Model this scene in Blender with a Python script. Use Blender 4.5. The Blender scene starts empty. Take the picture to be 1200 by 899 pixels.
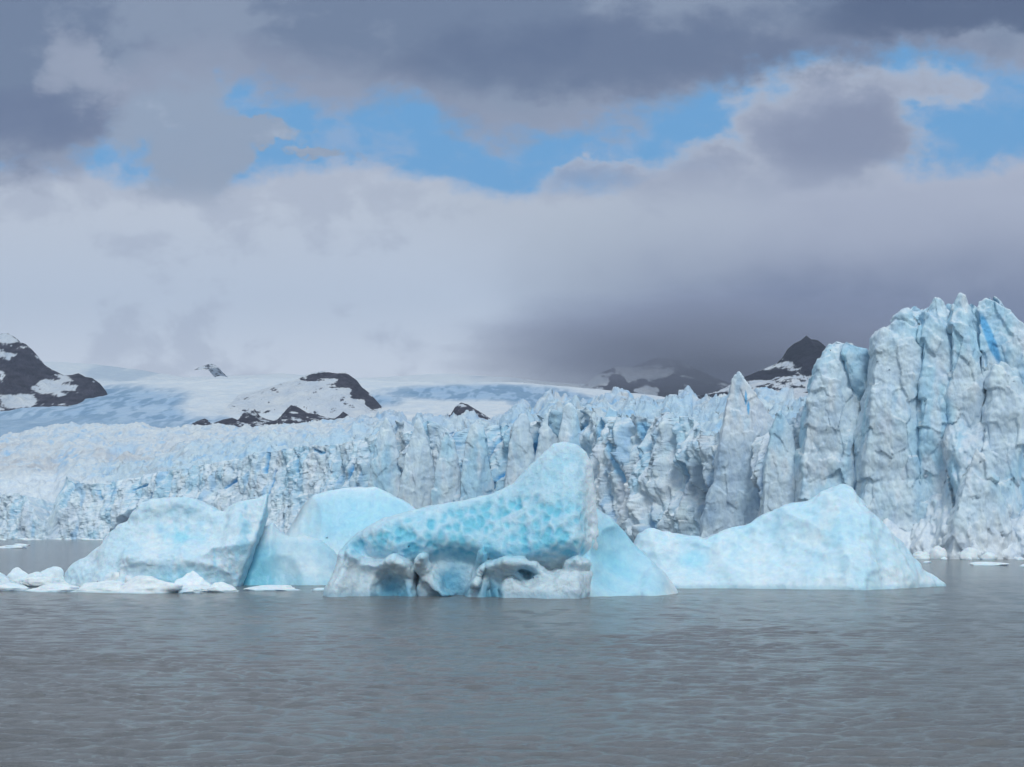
import bpy, math, time
import numpy as np
T0 = time.time()
f32 = np.float32
F = 1667.0            # focal length in photo pixels (50 mm on a 36 mm sensor, 1200 px wide)
HC = 8.0              # camera height above the water, metres
CX, HY = 600.0, 612.0 # picture column of the axis, row of the horizon
C = bpy.context.scene.collection

# ------------------------------------------------------------------ numeric helpers
def wx(px, d): return (px - CX) * d / F
def wz(py, d): return HC + (HY - py) * d / F
def sm(a, b, x):
    t = np.clip((x - a) / (b - a), 0, 1)
    return t * t * (3 - 2 * t)
def lerp(a, b, t): return a + (b - a) * t

def hsh(ix, iy, iz, seed):
    h = (ix.astype(np.int64) * 374761393 + iy.astype(np.int64) * 668265263 + iz.astype(np.int64) * 2147483647 + seed * 1274126177) & 0xFFFFFFFF
    h = ((h ^ (h >> 13)) * 1274126177) & 0xFFFFFFFF
    h = h ^ (h >> 16)
    h = (h * 2246822519) & 0xFFFFFFFF
    return h ^ (h >> 15)
def rnd(h, k=0):
    h = (h * (2654435761 + 2 * k * 40503) + k * 97531) & 0xFFFFFFFF
    h = ((h ^ (h >> 15)) * 2246822519) & 0xFFFFFFFF
    return ((h ^ (h >> 13)) & 0xFFFFFF).astype(f32) / f32(0xFFFFFF)

_R = np.array([[0.36, 0.48, -0.8], [-0.8, 0.6, 0.0], [0.48, 0.64, 0.6]], dtype=f32)
def vnoise(p, seed):
    i = np.floor(p); w = (p - i).astype(f32); i = i.astype(np.int64)
    w = w * w * w * (w * (w * 6 - 15) + 10)
    out = 0
    for dx in (0, 1):
        for dy in (0, 1):
            for dz in (0, 1):
                v = rnd(hsh(i[:, 0] + dx, i[:, 1] + dy, i[:, 2] + dz, seed))
                out = out + v * (w[:, 0] if dx else 1 - w[:, 0]) * (w[:, 1] if dy else 1 - w[:, 1]) * (w[:, 2] if dz else 1 - w[:, 2])
    return out * 2 - 1
def fbm(p, scale, octv=4, seed=0, ridged=False, gain=0.5, lac=2.03):
    p = (p / scale).astype(np.float64); a = 1.0; tot = 0; s = 0
    for o in range(octv):
        p = p @ _R.T
        n = vnoise(p, seed + o * 17)
        if ridged: n = 1 - 2 * np.abs(n)
        tot = tot + a * n; s += a; a *= gain; p = p * lac
    return tot / s
def worley(p, scale, seed=0):
    p = p / scale; i = np.floor(p).astype(np.int64)
    f1 = np.full(len(p), 9.0, f32); f2 = f1.copy()
    for dx in (-1, 0, 1):
        for dy in (-1, 0, 1):
            for dz in (-1, 0, 1):
                c = i + np.array([dx, dy, dz]); h = hsh(c[:, 0], c[:, 1], c[:, 2], seed)
                d = (c[:, 0] + rnd(h, 1) - p[:, 0]) ** 2 + (c[:, 1] + rnd(h, 2) - p[:, 1]) ** 2 + (c[:, 2] + rnd(h, 3) - p[:, 2]) ** 2
                nf2 = np.minimum(f2, np.maximum(f1, d)); f1 = np.minimum(f1, d); f2 = nf2
    return np.sqrt(f1), np.sqrt(f2)
def pyr(x, y, cell, seed=0, sides=4, big=1.15):
    """faceted pyramids scattered one per cell; returns 0..1"""
    x = x / cell; y = y / cell
    ix = np.floor(x).astype(np.int64); iy = np.floor(y).astype(np.int64)
    out = np.zeros(x.shape, f32)
    for dx in (-1, 0, 1):
        for dy in (-1, 0, 1):
            h = hsh(ix + dx, iy + dy, ix * 0, seed)
            ex = x - (ix + dx + rnd(h, 1)); ey = y - (iy + dy + rnd(h, 2))
            a0 = rnd(h, 3) * 6.283; hh = 0.35 + 0.65 * rnd(h, 4)
            d = None
            for k in range(sides):
                a = a0 + 6.283 * (k + 0.7 * rnd(h, 5 + k)) / sides
                q = (ex * np.cos(a) + ey * np.sin(a)) * (0.8 + 0.7 * rnd(h, 15 + k))
                d = q if d is None else np.maximum(d, q)
            out = np.maximum(out, np.minimum(hh * (1 - np.maximum(d, 0) / (big * (0.6 + 0.4 * hh))), 1.7 * (1 - np.sqrt(ex * ex + ey * ey))))
    return out

def fracture(x, y, cell, seed=0, tilt=0.35, amp=0.5):
    """broken blocks: every cell is a tilted plane of its own; returns offset and a random number per block"""
    xs, ys = x / cell, y / cell
    ix = np.floor(xs).astype(np.int64); iy = np.floor(ys).astype(np.int64)
    best = np.full(x.shape, 1e9); off = np.zeros(x.shape); rid = np.zeros(x.shape)
    for dx in (-1, 0, 1):
        for dy in (-1, 0, 1):
            h = hsh(ix + dx, iy + dy, ix * 0, seed)
            ex = xs - (ix + dx + rnd(h, 1)); ey = ys - (iy + dy + rnd(h, 2))
            d = np.maximum(np.abs(ex + .35 * ey), np.abs(ey - .25 * ex)) * .6 + .4 * np.hypot(ex, ey)
            m = d < best
            o = (rnd(h, 3) - .5) * 2 * amp + cell * tilt * 2 * ((rnd(h, 4) - .5) * ex + (rnd(h, 5) - .5) * ey)
            best = np.where(m, d, best); off = np.where(m, o, off); rid = np.where(m, rnd(h, 6), rid)
    return off, rid
def poly_sdf(x, z, pts):
    """signed distance to polygon, positive inside"""
    pts = np.array(pts, dtype=float); d = np.full(x.shape, 1e9); ins = np.zeros(x.shape, bool)
    n = len(pts)
    for i in range(n):
        a = pts[i]; b = pts[(i + 1) % n]; e = b - a
        px, pz = x - a[0], z - a[1]
        t = np.clip((px * e[0] + pz * e[1]) / max(e @ e, 1e-9), 0, 1)
        d = np.minimum(d, (px - t * e[0]) ** 2 + (pz - t * e[1]) ** 2)
        c = (a[1] > z) != (b[1] > z)
        ins ^= c & (x < (b[0] - a[0]) * (z - a[1]) / (b[1] - a[1] + 1e-12) + a[0])
    return np.where(ins, 1, -1) * np.sqrt(d)
def line_dist(x, z, pts):
    d = np.full(x.shape, 1e9)
    for a, b in zip(pts[:-1], pts[1:]):
        a = np.array(a, float); b = np.array(b, float); e = b - a
        t = np.clip(((x - a[0]) * e[0] + (z - a[1]) * e[1]) / (e @ e + 1e-9), 0, 1)
        d = np.minimum(d, (x - a[0] - t * e[0]) ** 2 + (z - a[1] - t * e[1]) ** 2)
    return np.sqrt(d)
def smin(a, b, k):
    h = np.clip(0.5 + 0.5 * (b - a) / k, 0, 1)
    return b + (a - b) * h - k * h * (1 - h)
def smax(a, b, k): return -smin(-a, -b, k)

def surface_nets(f, org, h):
    ins = f > 0
    nx, ny, nz = f.shape
    P, E, S, cells = [], [], [], []
    def cid(i, j, k): return (i * ny + j) * nz + k
    quads = []
    allc, allp = [], []
    for ax in range(3):
        sl0 = [slice(None)] * 3; sl1 = [slice(None)] * 3
        sl0[ax] = slice(0, -1); sl1[ax] = slice(1, None)
        A, B = ins[tuple(sl0)], ins[tuple(sl1)]
        idx = np.argwhere(A != B)
        o1, o2 = (ax + 1) % 3, (ax + 2) % 3
        dims = (nx, ny, nz)
        ok = (idx[:, o1] > 0) & (idx[:, o2] > 0) & (idx[:, o1] < dims[o1] - 1) & (idx[:, o2] < dims[o2] - 1)
        idx = idx[ok]
        i, j, k = idx.T
        fa = f[i, j, k]; s2 = [i, j, k]; s2[ax] = s2[ax] + 1
        fb = f[s2[0], s2[1], s2[2]]
        pos = idx.astype(np.float64); pos[:, ax] += fa / (fa - fb)
        cc = []
        for d1, d2 in ((0, 0), (1, 0), (1, 1), (0, 1)):
            q = [i.copy(), j.copy(), k.copy()]; q[o1] = q[o1] - d1; q[o2] = q[o2] - d2
            c = cid(*q); cc.append(c); allc.append(c); allp.append(pos)
        q = np.stack(cc, 1); flip = fa < 0
        q[flip] = q[flip][:, ::-1]
        quads.append(q)
    allc = np.concatenate(allc); allp = np.concatenate(allp); quads = np.concatenate(quads)
    u, inv = np.unique(allc, return_inverse=True)
    cnt = np.bincount(inv, minlength=len(u))
    v = np.stack([np.bincount(inv, allp[:, a], minlength=len(u)) / cnt for a in range(3)], 1)
    qi = np.searchsorted(u, quads)
    return v * h + np.array(org), qi

def mesh(name, v, q, mat, col=None, smooth=True, parent=None):
    me = bpy.data.meshes.new(name)
    v = np.ascontiguousarray(v, dtype=f32); q = np.ascontiguousarray(q, dtype=np.int32)
    n = q.shape[1]
    me.vertices.add(len(v)); me.vertices.foreach_set('co', v.ravel())
    me.loops.add(q.size); me.loops.foreach_set('vertex_index', q.ravel())
    me.polygons.add(len(q)); me.polygons.foreach_set('loop_start', np.arange(len(q), dtype=np.int32) * n)
    me.polygons.foreach_set('use_smooth', np.full(len(q), smooth))
    me.update(calc_edges=True)
    if col is not None:
        a = me.color_attributes.new('Col', 'FLOAT_COLOR', 'POINT')
        c4 = np.ones((len(v), 4), f32); c4[:, :3] = col
        a.data.foreach_set('color', c4.ravel())
    me.materials.append(mat)
    o = bpy.data.objects.new(name, me); C.objects.link(o); o.parent = parent
    return o
def vnormals(v, q):
    a, b, c, d = v[q[:, 0]], v[q[:, 1]], v[q[:, 2]], v[q[:, 3]]
    n = np.cross(c - a, d - b)
    out = np.zeros_like(v)
    for k in range(4):
        for ax in range(3):
            out[:, ax] += np.bincount(q[:, k], n[:, ax], minlength=len(v))
    return out / (np.linalg.norm(out, axis=1, keepdims=True) + 1e-9)
def gridq(nr, nc, flip=False):
    i = np.arange(nr - 1)[:, None] * nc + np.arange(nc - 1)[None]
    q = np.stack([i, i + 1, i + nc + 1, i + nc], -1).reshape(-1, 4)
    return q[:, ::-1] if flip else q
def smooth_quads(v, q, it=1):
    for _ in range(it):
        acc = np.zeros_like(v); cnt = np.zeros(len(v))
        m = v[q].mean(1)
        for k in range(4):
            cnt += np.bincount(q[:, k], minlength=len(v))
            for ax in range(3): acc[:, ax] += np.bincount(q[:, k], m[:, ax], minlength=len(v))
        v = acc / cnt[:, None]
    return v
def tag(o, label, cat, group=None):
    o['label'] = label; o['category'] = cat
    if group: o['group'] = group
    return o

# ------------------------------------------------------------------ materials
def new_mat(name):
    m = bpy.data.materials.new(name); m.use_nodes = True
    nt = m.node_tree; b = nt.nodes['Principled BSDF']
    return m, nt, b
def N(nt, typ, **kw):
    n = nt.nodes.new(typ)
    for k, v in kw.items():
        if k.startswith('i_'):
            key = k[2:].replace('_', ' ')
            n.inputs[int(key) if key.isdigit() else key].default_value = v
        else: setattr(n, k, v)
    return n
def noise(nt, vec, scale, detail=6, rough=0.55, dist=0.0):
    n = N(nt, 'ShaderNodeTexNoise'); n.inputs['Scale'].default_value = scale
    n.inputs['Detail'].default_value = detail; n.inputs['Roughness'].default_value = rough; n.inputs['Distortion'].default_value = dist
    nt.links.new(vec, n.inputs['Vector']); return n
def mapping(nt, vec, sc):
    m = N(nt, 'ShaderNodeMapping'); m.inputs['Scale'].default_value = sc
    nt.links.new(vec, m.inputs['Vector']); return m.outputs[0]
def ramp(nt, fac, stops, interp='LINEAR'):
    r = N(nt, 'ShaderNodeValToRGB'); e = r.color_ramp; e.interpolation = interp
    while len(e.elements) < len(stops): e.elements.new(0.5)
    for el, (p, c) in zip(e.elements, stops):
        el.position = p; el.color = (*c, 1) if len(c) == 3 else c
    nt.links.new(fac, r.inputs['Fac']); return r.outputs['Color']
def mixc(nt, a, b, fac, blend='MIX'):
    m = N(nt, 'ShaderNodeMix'); m.data_type = 'RGBA'; m.blend_type = blend
    for sock, val in ((m.inputs[0], fac), (m.inputs[6], a), (m.inputs[7], b)):
        if hasattr(val, 'links'): nt.links.new(val, sock)
        elif isinstance(val, (int, float)): sock.default_value = val
        else: sock.default_value = (*val, 1)
    return m.outputs[2]

def ice_material(name, sss=0.0, radius=1.0, rough=0.45, spec=0.5, s1=0.6, bump=0.4, bdist=0.15, var=0.25, stretch=1.0, vor=0.0, vscale=1.0, metric='EUCLIDEAN'):
    m, nt, b = new_mat(name)
    pos = N(nt, 'ShaderNodeNewGeometry').outputs['Position']
    at = N(nt, 'ShaderNodeAttribute'); at.attribute_name = 'Col'
    vec = mapping(nt, pos, (1, 1, stretch))
    n1 = noise(nt, vec, s1, 8, 0.62, 0.4); n2 = noise(nt, vec, s1 * 5.3, 6, 0.6)
    lo = 1 - var
    c = mixc(nt, at.outputs['Color'], ramp(nt, n1.outputs['Fac'], [(0.3, (lo * 0.93, lo, 1.0 - var * 0.4)), (0.7, (1.06, 1.04, 1.02))]), 1.0, 'MULTIPLY')
    c = mixc(nt, c, ramp(nt, n2.outputs['Fac'], [(0.3, (1 - var * 0.5, 1 - var * 0.35, 1 - var * 0.15)), (0.7, (1.05, 1.04, 1.03))]), 1.0, 'MULTIPLY')
    nt.links.new(c, b.inputs['Base Color'])
    b.inputs['Roughness'].default_value = rough; b.inputs['Specular IOR Level'].default_value = spec; b.inputs['IOR'].default_value = 1.31
    if sss > 0:
        b.inputs['Subsurface Weight'].default_value = sss
        b.inputs['Subsurface Radius'].default_value = (0.25, 0.7, 1.0)
        b.inputs['Subsurface Scale'].default_value = radius
    add = N(nt, 'ShaderNodeMath', operation='MULTIPLY_ADD'); nt.links.new(n2.outputs['Fac'], add.inputs[0]); add.inputs[1].default_value = 0.35
    nt.links.new(n1.outputs['Fac'], add.inputs[2])
    hgt = add.outputs[0]
    if vor > 0:
        for sc_, am in ((vscale, vor), (vscale * 2.7, vor * 0.4)):
            wv = N(nt, 'ShaderNodeVectorMath', operation='MULTIPLY_ADD'); nt.links.new(n1.outputs['Color'], wv.inputs[0]); wv.inputs[1].default_value = (0.8 / sc_,) * 3; nt.links.new(vec, wv.inputs[2])
            vn = N(nt, 'ShaderNodeTexVoronoi'); vn.distance = metric; vn.inputs['Scale'].default_value = sc_; nt.links.new(wv.outputs[0], vn.inputs['Vector'])
            a2 = N(nt, 'ShaderNodeMath', operation='MULTIPLY_ADD'); nt.links.new(vn.outputs['Distance'], a2.inputs[0]); a2.inputs[1].default_value = am; nt.links.new(hgt, a2.inputs[2]); hgt = a2.outputs[0]
    bp = N(nt, 'ShaderNodeBump'); bp.inputs['Strength'].default_value = bump; bp.inputs['Distance'].default_value = bdist
    nt.links.new(hgt, bp.inputs['Height']); nt.links.new(bp.outputs[0], b.inputs['Normal'])
    return m
M_berg = ice_material('berg_ice', sss=0.5, radius=0.38, rough=0.34, spec=0.5, s1=1.3, bump=0.8, bdist=0.16, var=0.12, vor=0.45, vscale=1.5)
M_smooth = ice_material('smooth_berg_ice', sss=0.5, radius=0.6, rough=0.32, spec=0.5, s1=1.1, bump=0.45, bdist=0.14, var=0.10, vor=0.3, vscale=1.0)
M_chunk = ice_material('chunk_ice', sss=0.4, radius=0.4, rough=0.4, s1=1.6, bump=0.6, bdist=0.1, var=0.10)
M_glac = ice_material('glacier_ice', sss=0.0, rough=0.5, spec=0.4, s1=0.45, bump=1.0, bdist=0.45, var=0.18, stretch=0.5, vor=-1.3, vscale=0.42, metric='CHEBYCHEV')
M_field = ice_material('glacier_top_ice', rough=0.65, spec=0.25, s1=0.3, bump=1.0, bdist=0.6, var=0.18, vor=-1.2, vscale=0.3, metric='CHEBYCHEV')
M_snow = ice_material('far_snow', rough=0.8, spec=0.1, s1=0.035, bump=0.7, bdist=5.0, var=0.12)
M_rock = ice_material('dark_rock', rough=0.85, spec=0.2, s1=0.03, bump=1.0, bdist=12.0, var=0.16)

WHITE = np.array((0.77, 0.835, 0.865)); PALE = np.array((0.46, 0.72, 0.85)); CYAN = np.array((0.20, 0.60, 0.76)); DEEP = np.array((0.05, 0.30, 0.62))
GREY = np.array((0.50, 0.60, 0.70)); DIRT = np.array((0.44, 0.44, 0.43))
def cm(a, b, t):
    t = np.clip(np.asarray(t), 0, 1)[:, None]
    return a * (1 - t) + b * t

# ------------------------------------------------------------------ camera
cam = bpy.data.cameras.new('camera'); co = bpy.data.objects.new('camera', cam); C.objects.link(co)
co.location = (0, 0, HC); co.rotation_euler = (math.radians(90), 0, 0)
cam.lens = F / 1200 * 36; cam.sensor_width = 36; cam.shift_y = (HY - 449.5) / 1200
cam.clip_start = 0.5; cam.clip_end = 60000
bpy.context.scene.camera = co

# ------------------------------------------------------------------ icebergs
def berg_volume(xr, yr, zr, h):
    x = np.arange(xr[0], xr[1], h, dtype=f32); y = np.arange(yr[0], yr[1], h, dtype=f32); z = np.arange(zr[0], zr[1], h, dtype=f32)
    return x, y, z
def ball_chain(x, y, z, pts, k=0.4, ys=1.0):
    """tube through (x,y,z,r) points, positive inside"""
    best = None
    X, Y, Z = x[:, None, None], y[None, :, None], z[None, None, :]
    for a, b in zip(pts[:-1], pts[1:]):
        a = np.array(a, f32); b = np.array(b, f32); e = b[:3] - a[:3]; L = float(e @ e) + 1e-6
        t = np.clip(((X - a[0]) * e[0] + (Z - a[2]) * e[2]) / (e[0] ** 2 + e[2] ** 2 + 1e-3), 0, 1) if ys != 1 else np.clip(((X - a[0]) * e[0] + (Y - a[1]) * e[1] + (Z - a[2]) * e[2]) / L, 0, 1)
        yo = (Y - a[1] - t * e[1]); yo = np.where(yo > 0, yo * ys, yo)
        d = (a[3] + (b[3] - a[3]) * t) - np.sqrt((X - a[0] - t * e[0]) ** 2 + yo ** 2 + (Z - a[2] - t * e[2]) ** 2)
        best = d if best is None else smax(best, d, k)
    return best.astype(f32)
def relief_solid(x, y, z, outline, dr, front, back, k):
    """outline in photo px at depth dr; front/back = functions giving half thickness on the (x,z) grid"""
    xx, zz = np.meshgrid(x, z, indexing='ij')
    pts = [(wx(a, dr), wz(b, dr)) for a, b in outline]
    o = poly_sdf(xx, zz, pts).astype(f32)
    ppx = CX + xx * F / dr; ppy = HY - (zz - HC) * F / dr
    tf = front(ppx, ppy, xx, zz).astype(f32); tb = back(ppx, ppy, xx, zz).astype(f32)
    Y = y[None, :, None]
    f = smin((Y - (dr - tf[:, None, :])) * 0.75, ((dr + tb[:, None, :]) - Y) * 0.75, k)
    return smin(f, o[:, None, :], k)
def interp(px, pts):
    return np.interp(px, [p[0] for p in pts], [p[1] for p in pts])
def top_of(outline_top):
    return lambda px: interp(px, outline_top)
def finish(name, f, x, y, z, h, mat, paint, parent=None, sm_it=1, amp=(0.3, 0.08), extra=None):
    v, q = surface_nets(f, (x[0], y[0], z[0]), h)
    v = smooth_quads(v, q, sm_it)
    n = vnormals(v, q)
    d = fbm(v, 4.5, 3, 11) * amp[0] + fbm(v, 1.1, 3, 23) * amp[1] + (0.06 if mat is M_berg else 0.025) * (sm(0, .8, worley(v, 0.8, 29)[0]) - .6)
    if extra is not None: d = d + extra(v, n)
    v = v + n * d[:, None]
    n = vnormals(v, q)
    col = paint(v, n)
    return mesh(name, v, q, mat, col, parent=parent)
def proj(v): return CX + v[:, 0] * F / v[:, 1], HY - (v[:, 2] - HC) * F / v[:, 1]
def ell(px, py, cx, cy, rx, ry): return np.clip(1 - ((px - cx) / rx) ** 2 - ((py - cy) / ry) ** 2, 0, 1)

def empty(name, loc):
    o = bpy.data.objects.new(name, None); C.objects.link(o); o.location = loc; return o
def reparent(child, parent):
    child.parent = parent; child.matrix_parent_inverse = parent.matrix_world.inverted()

# --- main iceberg
D = 158.0
main_out = [(384, 745), (384, 700), (388, 684), (397, 648), (405, 636), (418, 624), (450, 607), (500, 593), (545, 586), (575, 578), (600, 566), (620, 546), (636, 530),
            (648, 520), (660, 517), (676, 520), (688, 529), (694, 546), (698, 580), (700, 620), (699, 655), (700, 700), (700, 745)]
main_top = [(380, 660), (397, 645), (405, 636), (418, 624), (450, 607), (500, 593), (545, 586), (575, 578), (600, 566), (622, 548), (640, 530), (660, 521), (684, 528), (700, 560)]
def m_front(px, py, x, z):
    t = interp(px, main_top)
    depth = np.clip((py - t) * D / F, 0, 30)
    ends = sm(380, 440, px) * 0.75 + 0.25
    ends = ends * (1 - 0.55 * sm(670, 697, px))
    T = ends * (0.6 + 0.62 * depth - 0.010 * depth ** 2)
    # concave hollow below the middle
    T = T - 5.0 * sm(636, 676, py + 6 * np.sin(px * .05)) * sm(395, 430, px) + 1.3 * ell(px, py, 470, 620, 60, 26)
    # the melted foot: photo shapes laid out at the depth of the front of the wall
    d = D - 9.0; fx = CX + x * F / d; fy = HY - (z - HC) * F / d
    xz = lambda pts: [((a - CX), b) for a, b in pts]
    sd = lambda pts: poly_sdf(fx - CX, fy, xz(pts))
    jit = 1.6 * np.sin(fx * .31 + 1.3 * np.sin(fy * .23)) + 1.1 * np.sin(fy * .45 + fx * .17)
    def rise(pts, w, lo=0.0): return np.clip((sd(pts) + jit * .5 - lo) / w, 0, 1)
    lobe = rise([(370, 740), (372, 690), (388, 676), (394, 655), (397, 644), (405, 643), (418, 655), (432, 659), (446, 656), (458, 651), (467, 655), (477, 661), (483, 671), (486, 740)], 9)
    fin = rise([(480, 668), (485, 656), (490, 649), (496, 651), (501, 662), (508, 677), (517, 690), (530, 699), (532, 704), (515, 704), (500, 694), (490, 684)], 6)
    arch = rise([(536, 740), (543, 696), (550, 686), (557, 676), (561, 666), (570, 659), (582, 655), (600, 653), (618, 655), (630, 661), (640, 669), (650, 671), (660, 667), (664, 657), (672, 652), (684, 654), (693, 656), (699, 662), (700, 740)], 8)
    rib = rise([(548, 690), (553, 668), (560, 648), (566, 640), (571, 650), (566, 668), (560, 690)], 6)
    rim = rise([(583, 740), (585, 692), (591, 681), (600, 676), (608, 682), (620, 688), (634, 687), (646, 681), (656, 675), (670, 672), (690, 671), (699, 673), (697, 690), (690, 740)], 7)
    rnd_ = lambda a: np.sqrt(np.clip(1 - (1 - a) ** 2, 0, 1))
    T = T + 4.6 * rnd_(lobe) + 4.8 * rnd_(fin) * (1 - rnd_(lobe)) + 4.6 * rnd_(arch) + 2.4 * rnd_(rib) + 1.5 * rnd_(rim)
    cav = rise([(424, 740), (428, 688), (438, 672), (452, 668), (466, 674), (475, 688), (480, 740)], 20)
    cav2 = rise([(562, 740), (565, 692), (572, 680), (580, 684), (583, 700), (583, 740)], 7)
    eye = rise([(598, 671), (604, 664), (616, 661), (628, 666), (633, 675), (622, 682), (608, 678)], 7)
    T = smax(T, 0.8 + 0.9 * sm(640, 690, fy), 0.7)
    T = np.maximum(T, 3.8 * sm(0, .5, ell(fx, fy, 501, 694, 20, 30)))
    T = T - 1.7 * rnd_(cav) ** 2 - 0.9 * cav2 - 1.9 * eye ** 1.5
    return T
def m_back(px, py, x, z):
    t = interp(px, main_top)
    return 1.0 + 0.45 * np.clip((py - t) * D / F, 0, 30)
h = 0.135
x, y, z = berg_volume((wx(372, D), wx(708, D) + 0.5), (D - 17, D + 10), (-1.2, wz(512, D)), h)
f = relief_solid(x, y, z, main_out, D, m_front, m_back, 0.8)
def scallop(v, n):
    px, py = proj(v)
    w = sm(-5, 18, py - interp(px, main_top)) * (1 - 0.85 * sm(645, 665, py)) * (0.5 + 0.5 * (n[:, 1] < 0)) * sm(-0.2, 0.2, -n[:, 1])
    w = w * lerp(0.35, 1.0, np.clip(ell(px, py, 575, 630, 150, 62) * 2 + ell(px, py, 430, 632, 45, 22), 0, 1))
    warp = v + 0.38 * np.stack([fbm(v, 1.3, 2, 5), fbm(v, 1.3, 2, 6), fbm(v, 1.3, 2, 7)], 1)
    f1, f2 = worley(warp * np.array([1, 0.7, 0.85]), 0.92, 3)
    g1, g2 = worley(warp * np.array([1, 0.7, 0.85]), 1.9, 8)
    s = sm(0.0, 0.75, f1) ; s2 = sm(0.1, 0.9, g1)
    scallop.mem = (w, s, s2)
    foot_ = sm(648, 662, py)
    return w * (0.30 * (s - 0.65) + 0.45 * (s2 - 0.75)) * (0.75 + 0.6 * fbm(v, 3, 2, 77)) + foot_ * (0.35 * fbm(v, 2.6, 3, 78) + 0.10 * fbm(v, 0.9, 3, 79, ridged=True))
def main_paint(v, n):
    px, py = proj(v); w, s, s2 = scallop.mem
    c = cm(np.tile(WHITE * 0.98, (len(v), 1)), PALE, 0.34 + 0.35 * fbm(v, 3.2, 3, 41))
    c = cm(c, PALE, 0.55 * sm(-0.2, 0.3, n[:, 2]))
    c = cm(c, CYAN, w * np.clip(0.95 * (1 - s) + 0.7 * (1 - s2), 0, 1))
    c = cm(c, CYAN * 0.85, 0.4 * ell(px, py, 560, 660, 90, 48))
    ft = sm(646, 664, py + 4 * fbm(v, 1.5, 3, 3)) * (1 - 0.9 * ell(px, py, 550, 640, 50, 35))
    c = cm(c, np.array((0.60, 0.70, 0.74)), ft * 0.8)
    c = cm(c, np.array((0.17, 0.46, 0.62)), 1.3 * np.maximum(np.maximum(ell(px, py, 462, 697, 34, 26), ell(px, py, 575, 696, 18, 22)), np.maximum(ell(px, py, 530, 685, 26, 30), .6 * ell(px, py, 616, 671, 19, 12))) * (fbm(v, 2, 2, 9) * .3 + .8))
    c = cm(c, WHITE, 0.75 * sm(680, 693, px) * (1 - sm(640, 650, py)))
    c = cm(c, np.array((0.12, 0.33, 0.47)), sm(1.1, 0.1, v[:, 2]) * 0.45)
    return c
main = empty('iceberg', (wx(590, D), D, 0))
bpy.context.view_layer.update()
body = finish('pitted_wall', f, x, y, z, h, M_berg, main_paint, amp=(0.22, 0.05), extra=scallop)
reparent(body, main)
# its smooth right-hand slope
D2 = 160.0
so = [(660, 745), (660, 600), (676, 560), (688, 572), (697, 590), (712, 604), (735, 622), (752, 640), (765, 655), (778, 672), (788, 684), (796, 694), (799, 745)]
stop = [(660, 590), (690, 580), (697, 590), (712, 604), (735, 622), (752, 640), (765, 655), (778, 672), (796, 694)]
def s_front(px, py, x, z):
    dep = np.clip((py - interp(px, stop)) * D2 / F, 0, 30)
    T = 0.5 + 0.95 * dep - 0.03 * dep ** 2
    T = T - 2.2 * ell(px, py, 725, 655, 38, 40) + 1.5 * ell(px, py, 770, 690, 25, 30)
    return T * (0.6 + 0.4 * sm(800, 770, px))
h = 0.15
x, y, z = berg_volume((wx(655, D2), wx(806, D2)), (D2 - 15, D2 + 8), (-1.2, wz(552, D2)), h)
f = relief_solid(x, y, z, so, D2, s_front, lambda px, py, x, z: 1.5 + 0.5 * np.clip((py - interp(px, stop)) * D2 / F, 0, 30), 1.0)
def slope_paint(v, n):
    px, py = proj(v)
    c = cm(np.tile(PALE * 1.0, (len(v), 1)), PALE * 0.82 + CYAN * 0.1, 0.5 + 0.5 * fbm(v, 3, 3, 4))
    c = cm(c, CYAN * 1.05, 0.55 * ell(px, py, 718, 650, 40, 50))
    c = cm(c, WHITE, 0.8 * sm(770, 792, px + 5 * fbm(v, 1, 2, 6)))
    bands = 0.5 + 0.5 * np.sin(((py - 0.45 * px) / 5.5) + 3 * fbm(v, 4, 3, 8))
    c = cm(c, WHITE, 0.16 * bands)
    return c
sl = finish('smooth_slope', f, x, y, z, h, M_smooth, slope_paint, amp=(0.25, 0.06),
            extra=lambda v, n: 0.10 * np.sin((proj(v)[1] - 0.45 * proj(v)[0]) / 5.5 + 3 * fbm(v, 4, 3, 8)))
reparent(sl, main)
tag(main, 'largest blue iceberg with pitted concave wall, pointed top and arched melted foot', 'iceberg')

# --- right iceberg
D = 178.0
ro = [(738, 745), (740, 650), (748, 624), (760, 619), (785, 622), (810, 629), (825, 631), (850, 623), (880, 610), (905, 599), (918, 591), (930, 587), (948, 583), (960, 576),
      (975, 569), (990, 567), (1000, 570), (1008, 580), (1018, 598), (1030, 612), (1048, 632), (1070, 650), (1088, 666), (1103, 678), (1110, 684), (1110, 745)]
rt = ro[2:-1]
def r_front(px, py, x, z):
    dep = np.clip((py - interp(px, rt)) * D / F, 0, 30)
    T = 0.6 + 0.95 * dep - 0.015 * dep ** 2
    T = T * (0.35 + 0.65 * sm(1108, 1020, px)) * (0.5 + 0.5 * sm(740, 800, px))
    # rib running down from the peak, shallow bays left of it
    T = T + 1.6 * np.clip(1 - np.abs(px - (1000 + (py - 570) * 0.55)) / 34, 0, 1) * sm(575, 620, py)
    T = T - 2.0 * ell(px, py, 900, 640, 60, 40) - 1.2 * ell(px, py, 1012, 680, 22, 16) - 1.0 * ell(px, py, 800, 660, 40, 26)
    return T
h = 0.17
x, y, z = berg_volume((wx(728, D), wx(1120, D)), (D - 16, D + 10), (-1.2, wz(560, D)), h)
f = relief_solid(x, y, z, ro, D, r_front, lambda px, py, x, z: 1.5 + 0.5 * np.clip((py - interp(px, rt)) * D / F, 0, 30), 1.1)
for cx_, cy_, r_ in ((806, 654, 0.8), (812, 659, 0.7), (820, 656, 0.6), (843, 637, 0.5)):
    yy = 172.5
    f = smin(f, -ball_chain(x, y, z, [(wx(cx_, yy), yy, wz(cy_, yy), r_), (wx(cx_, yy), yy + 2, wz(cy_, yy), r_)]), 0.3)
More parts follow.
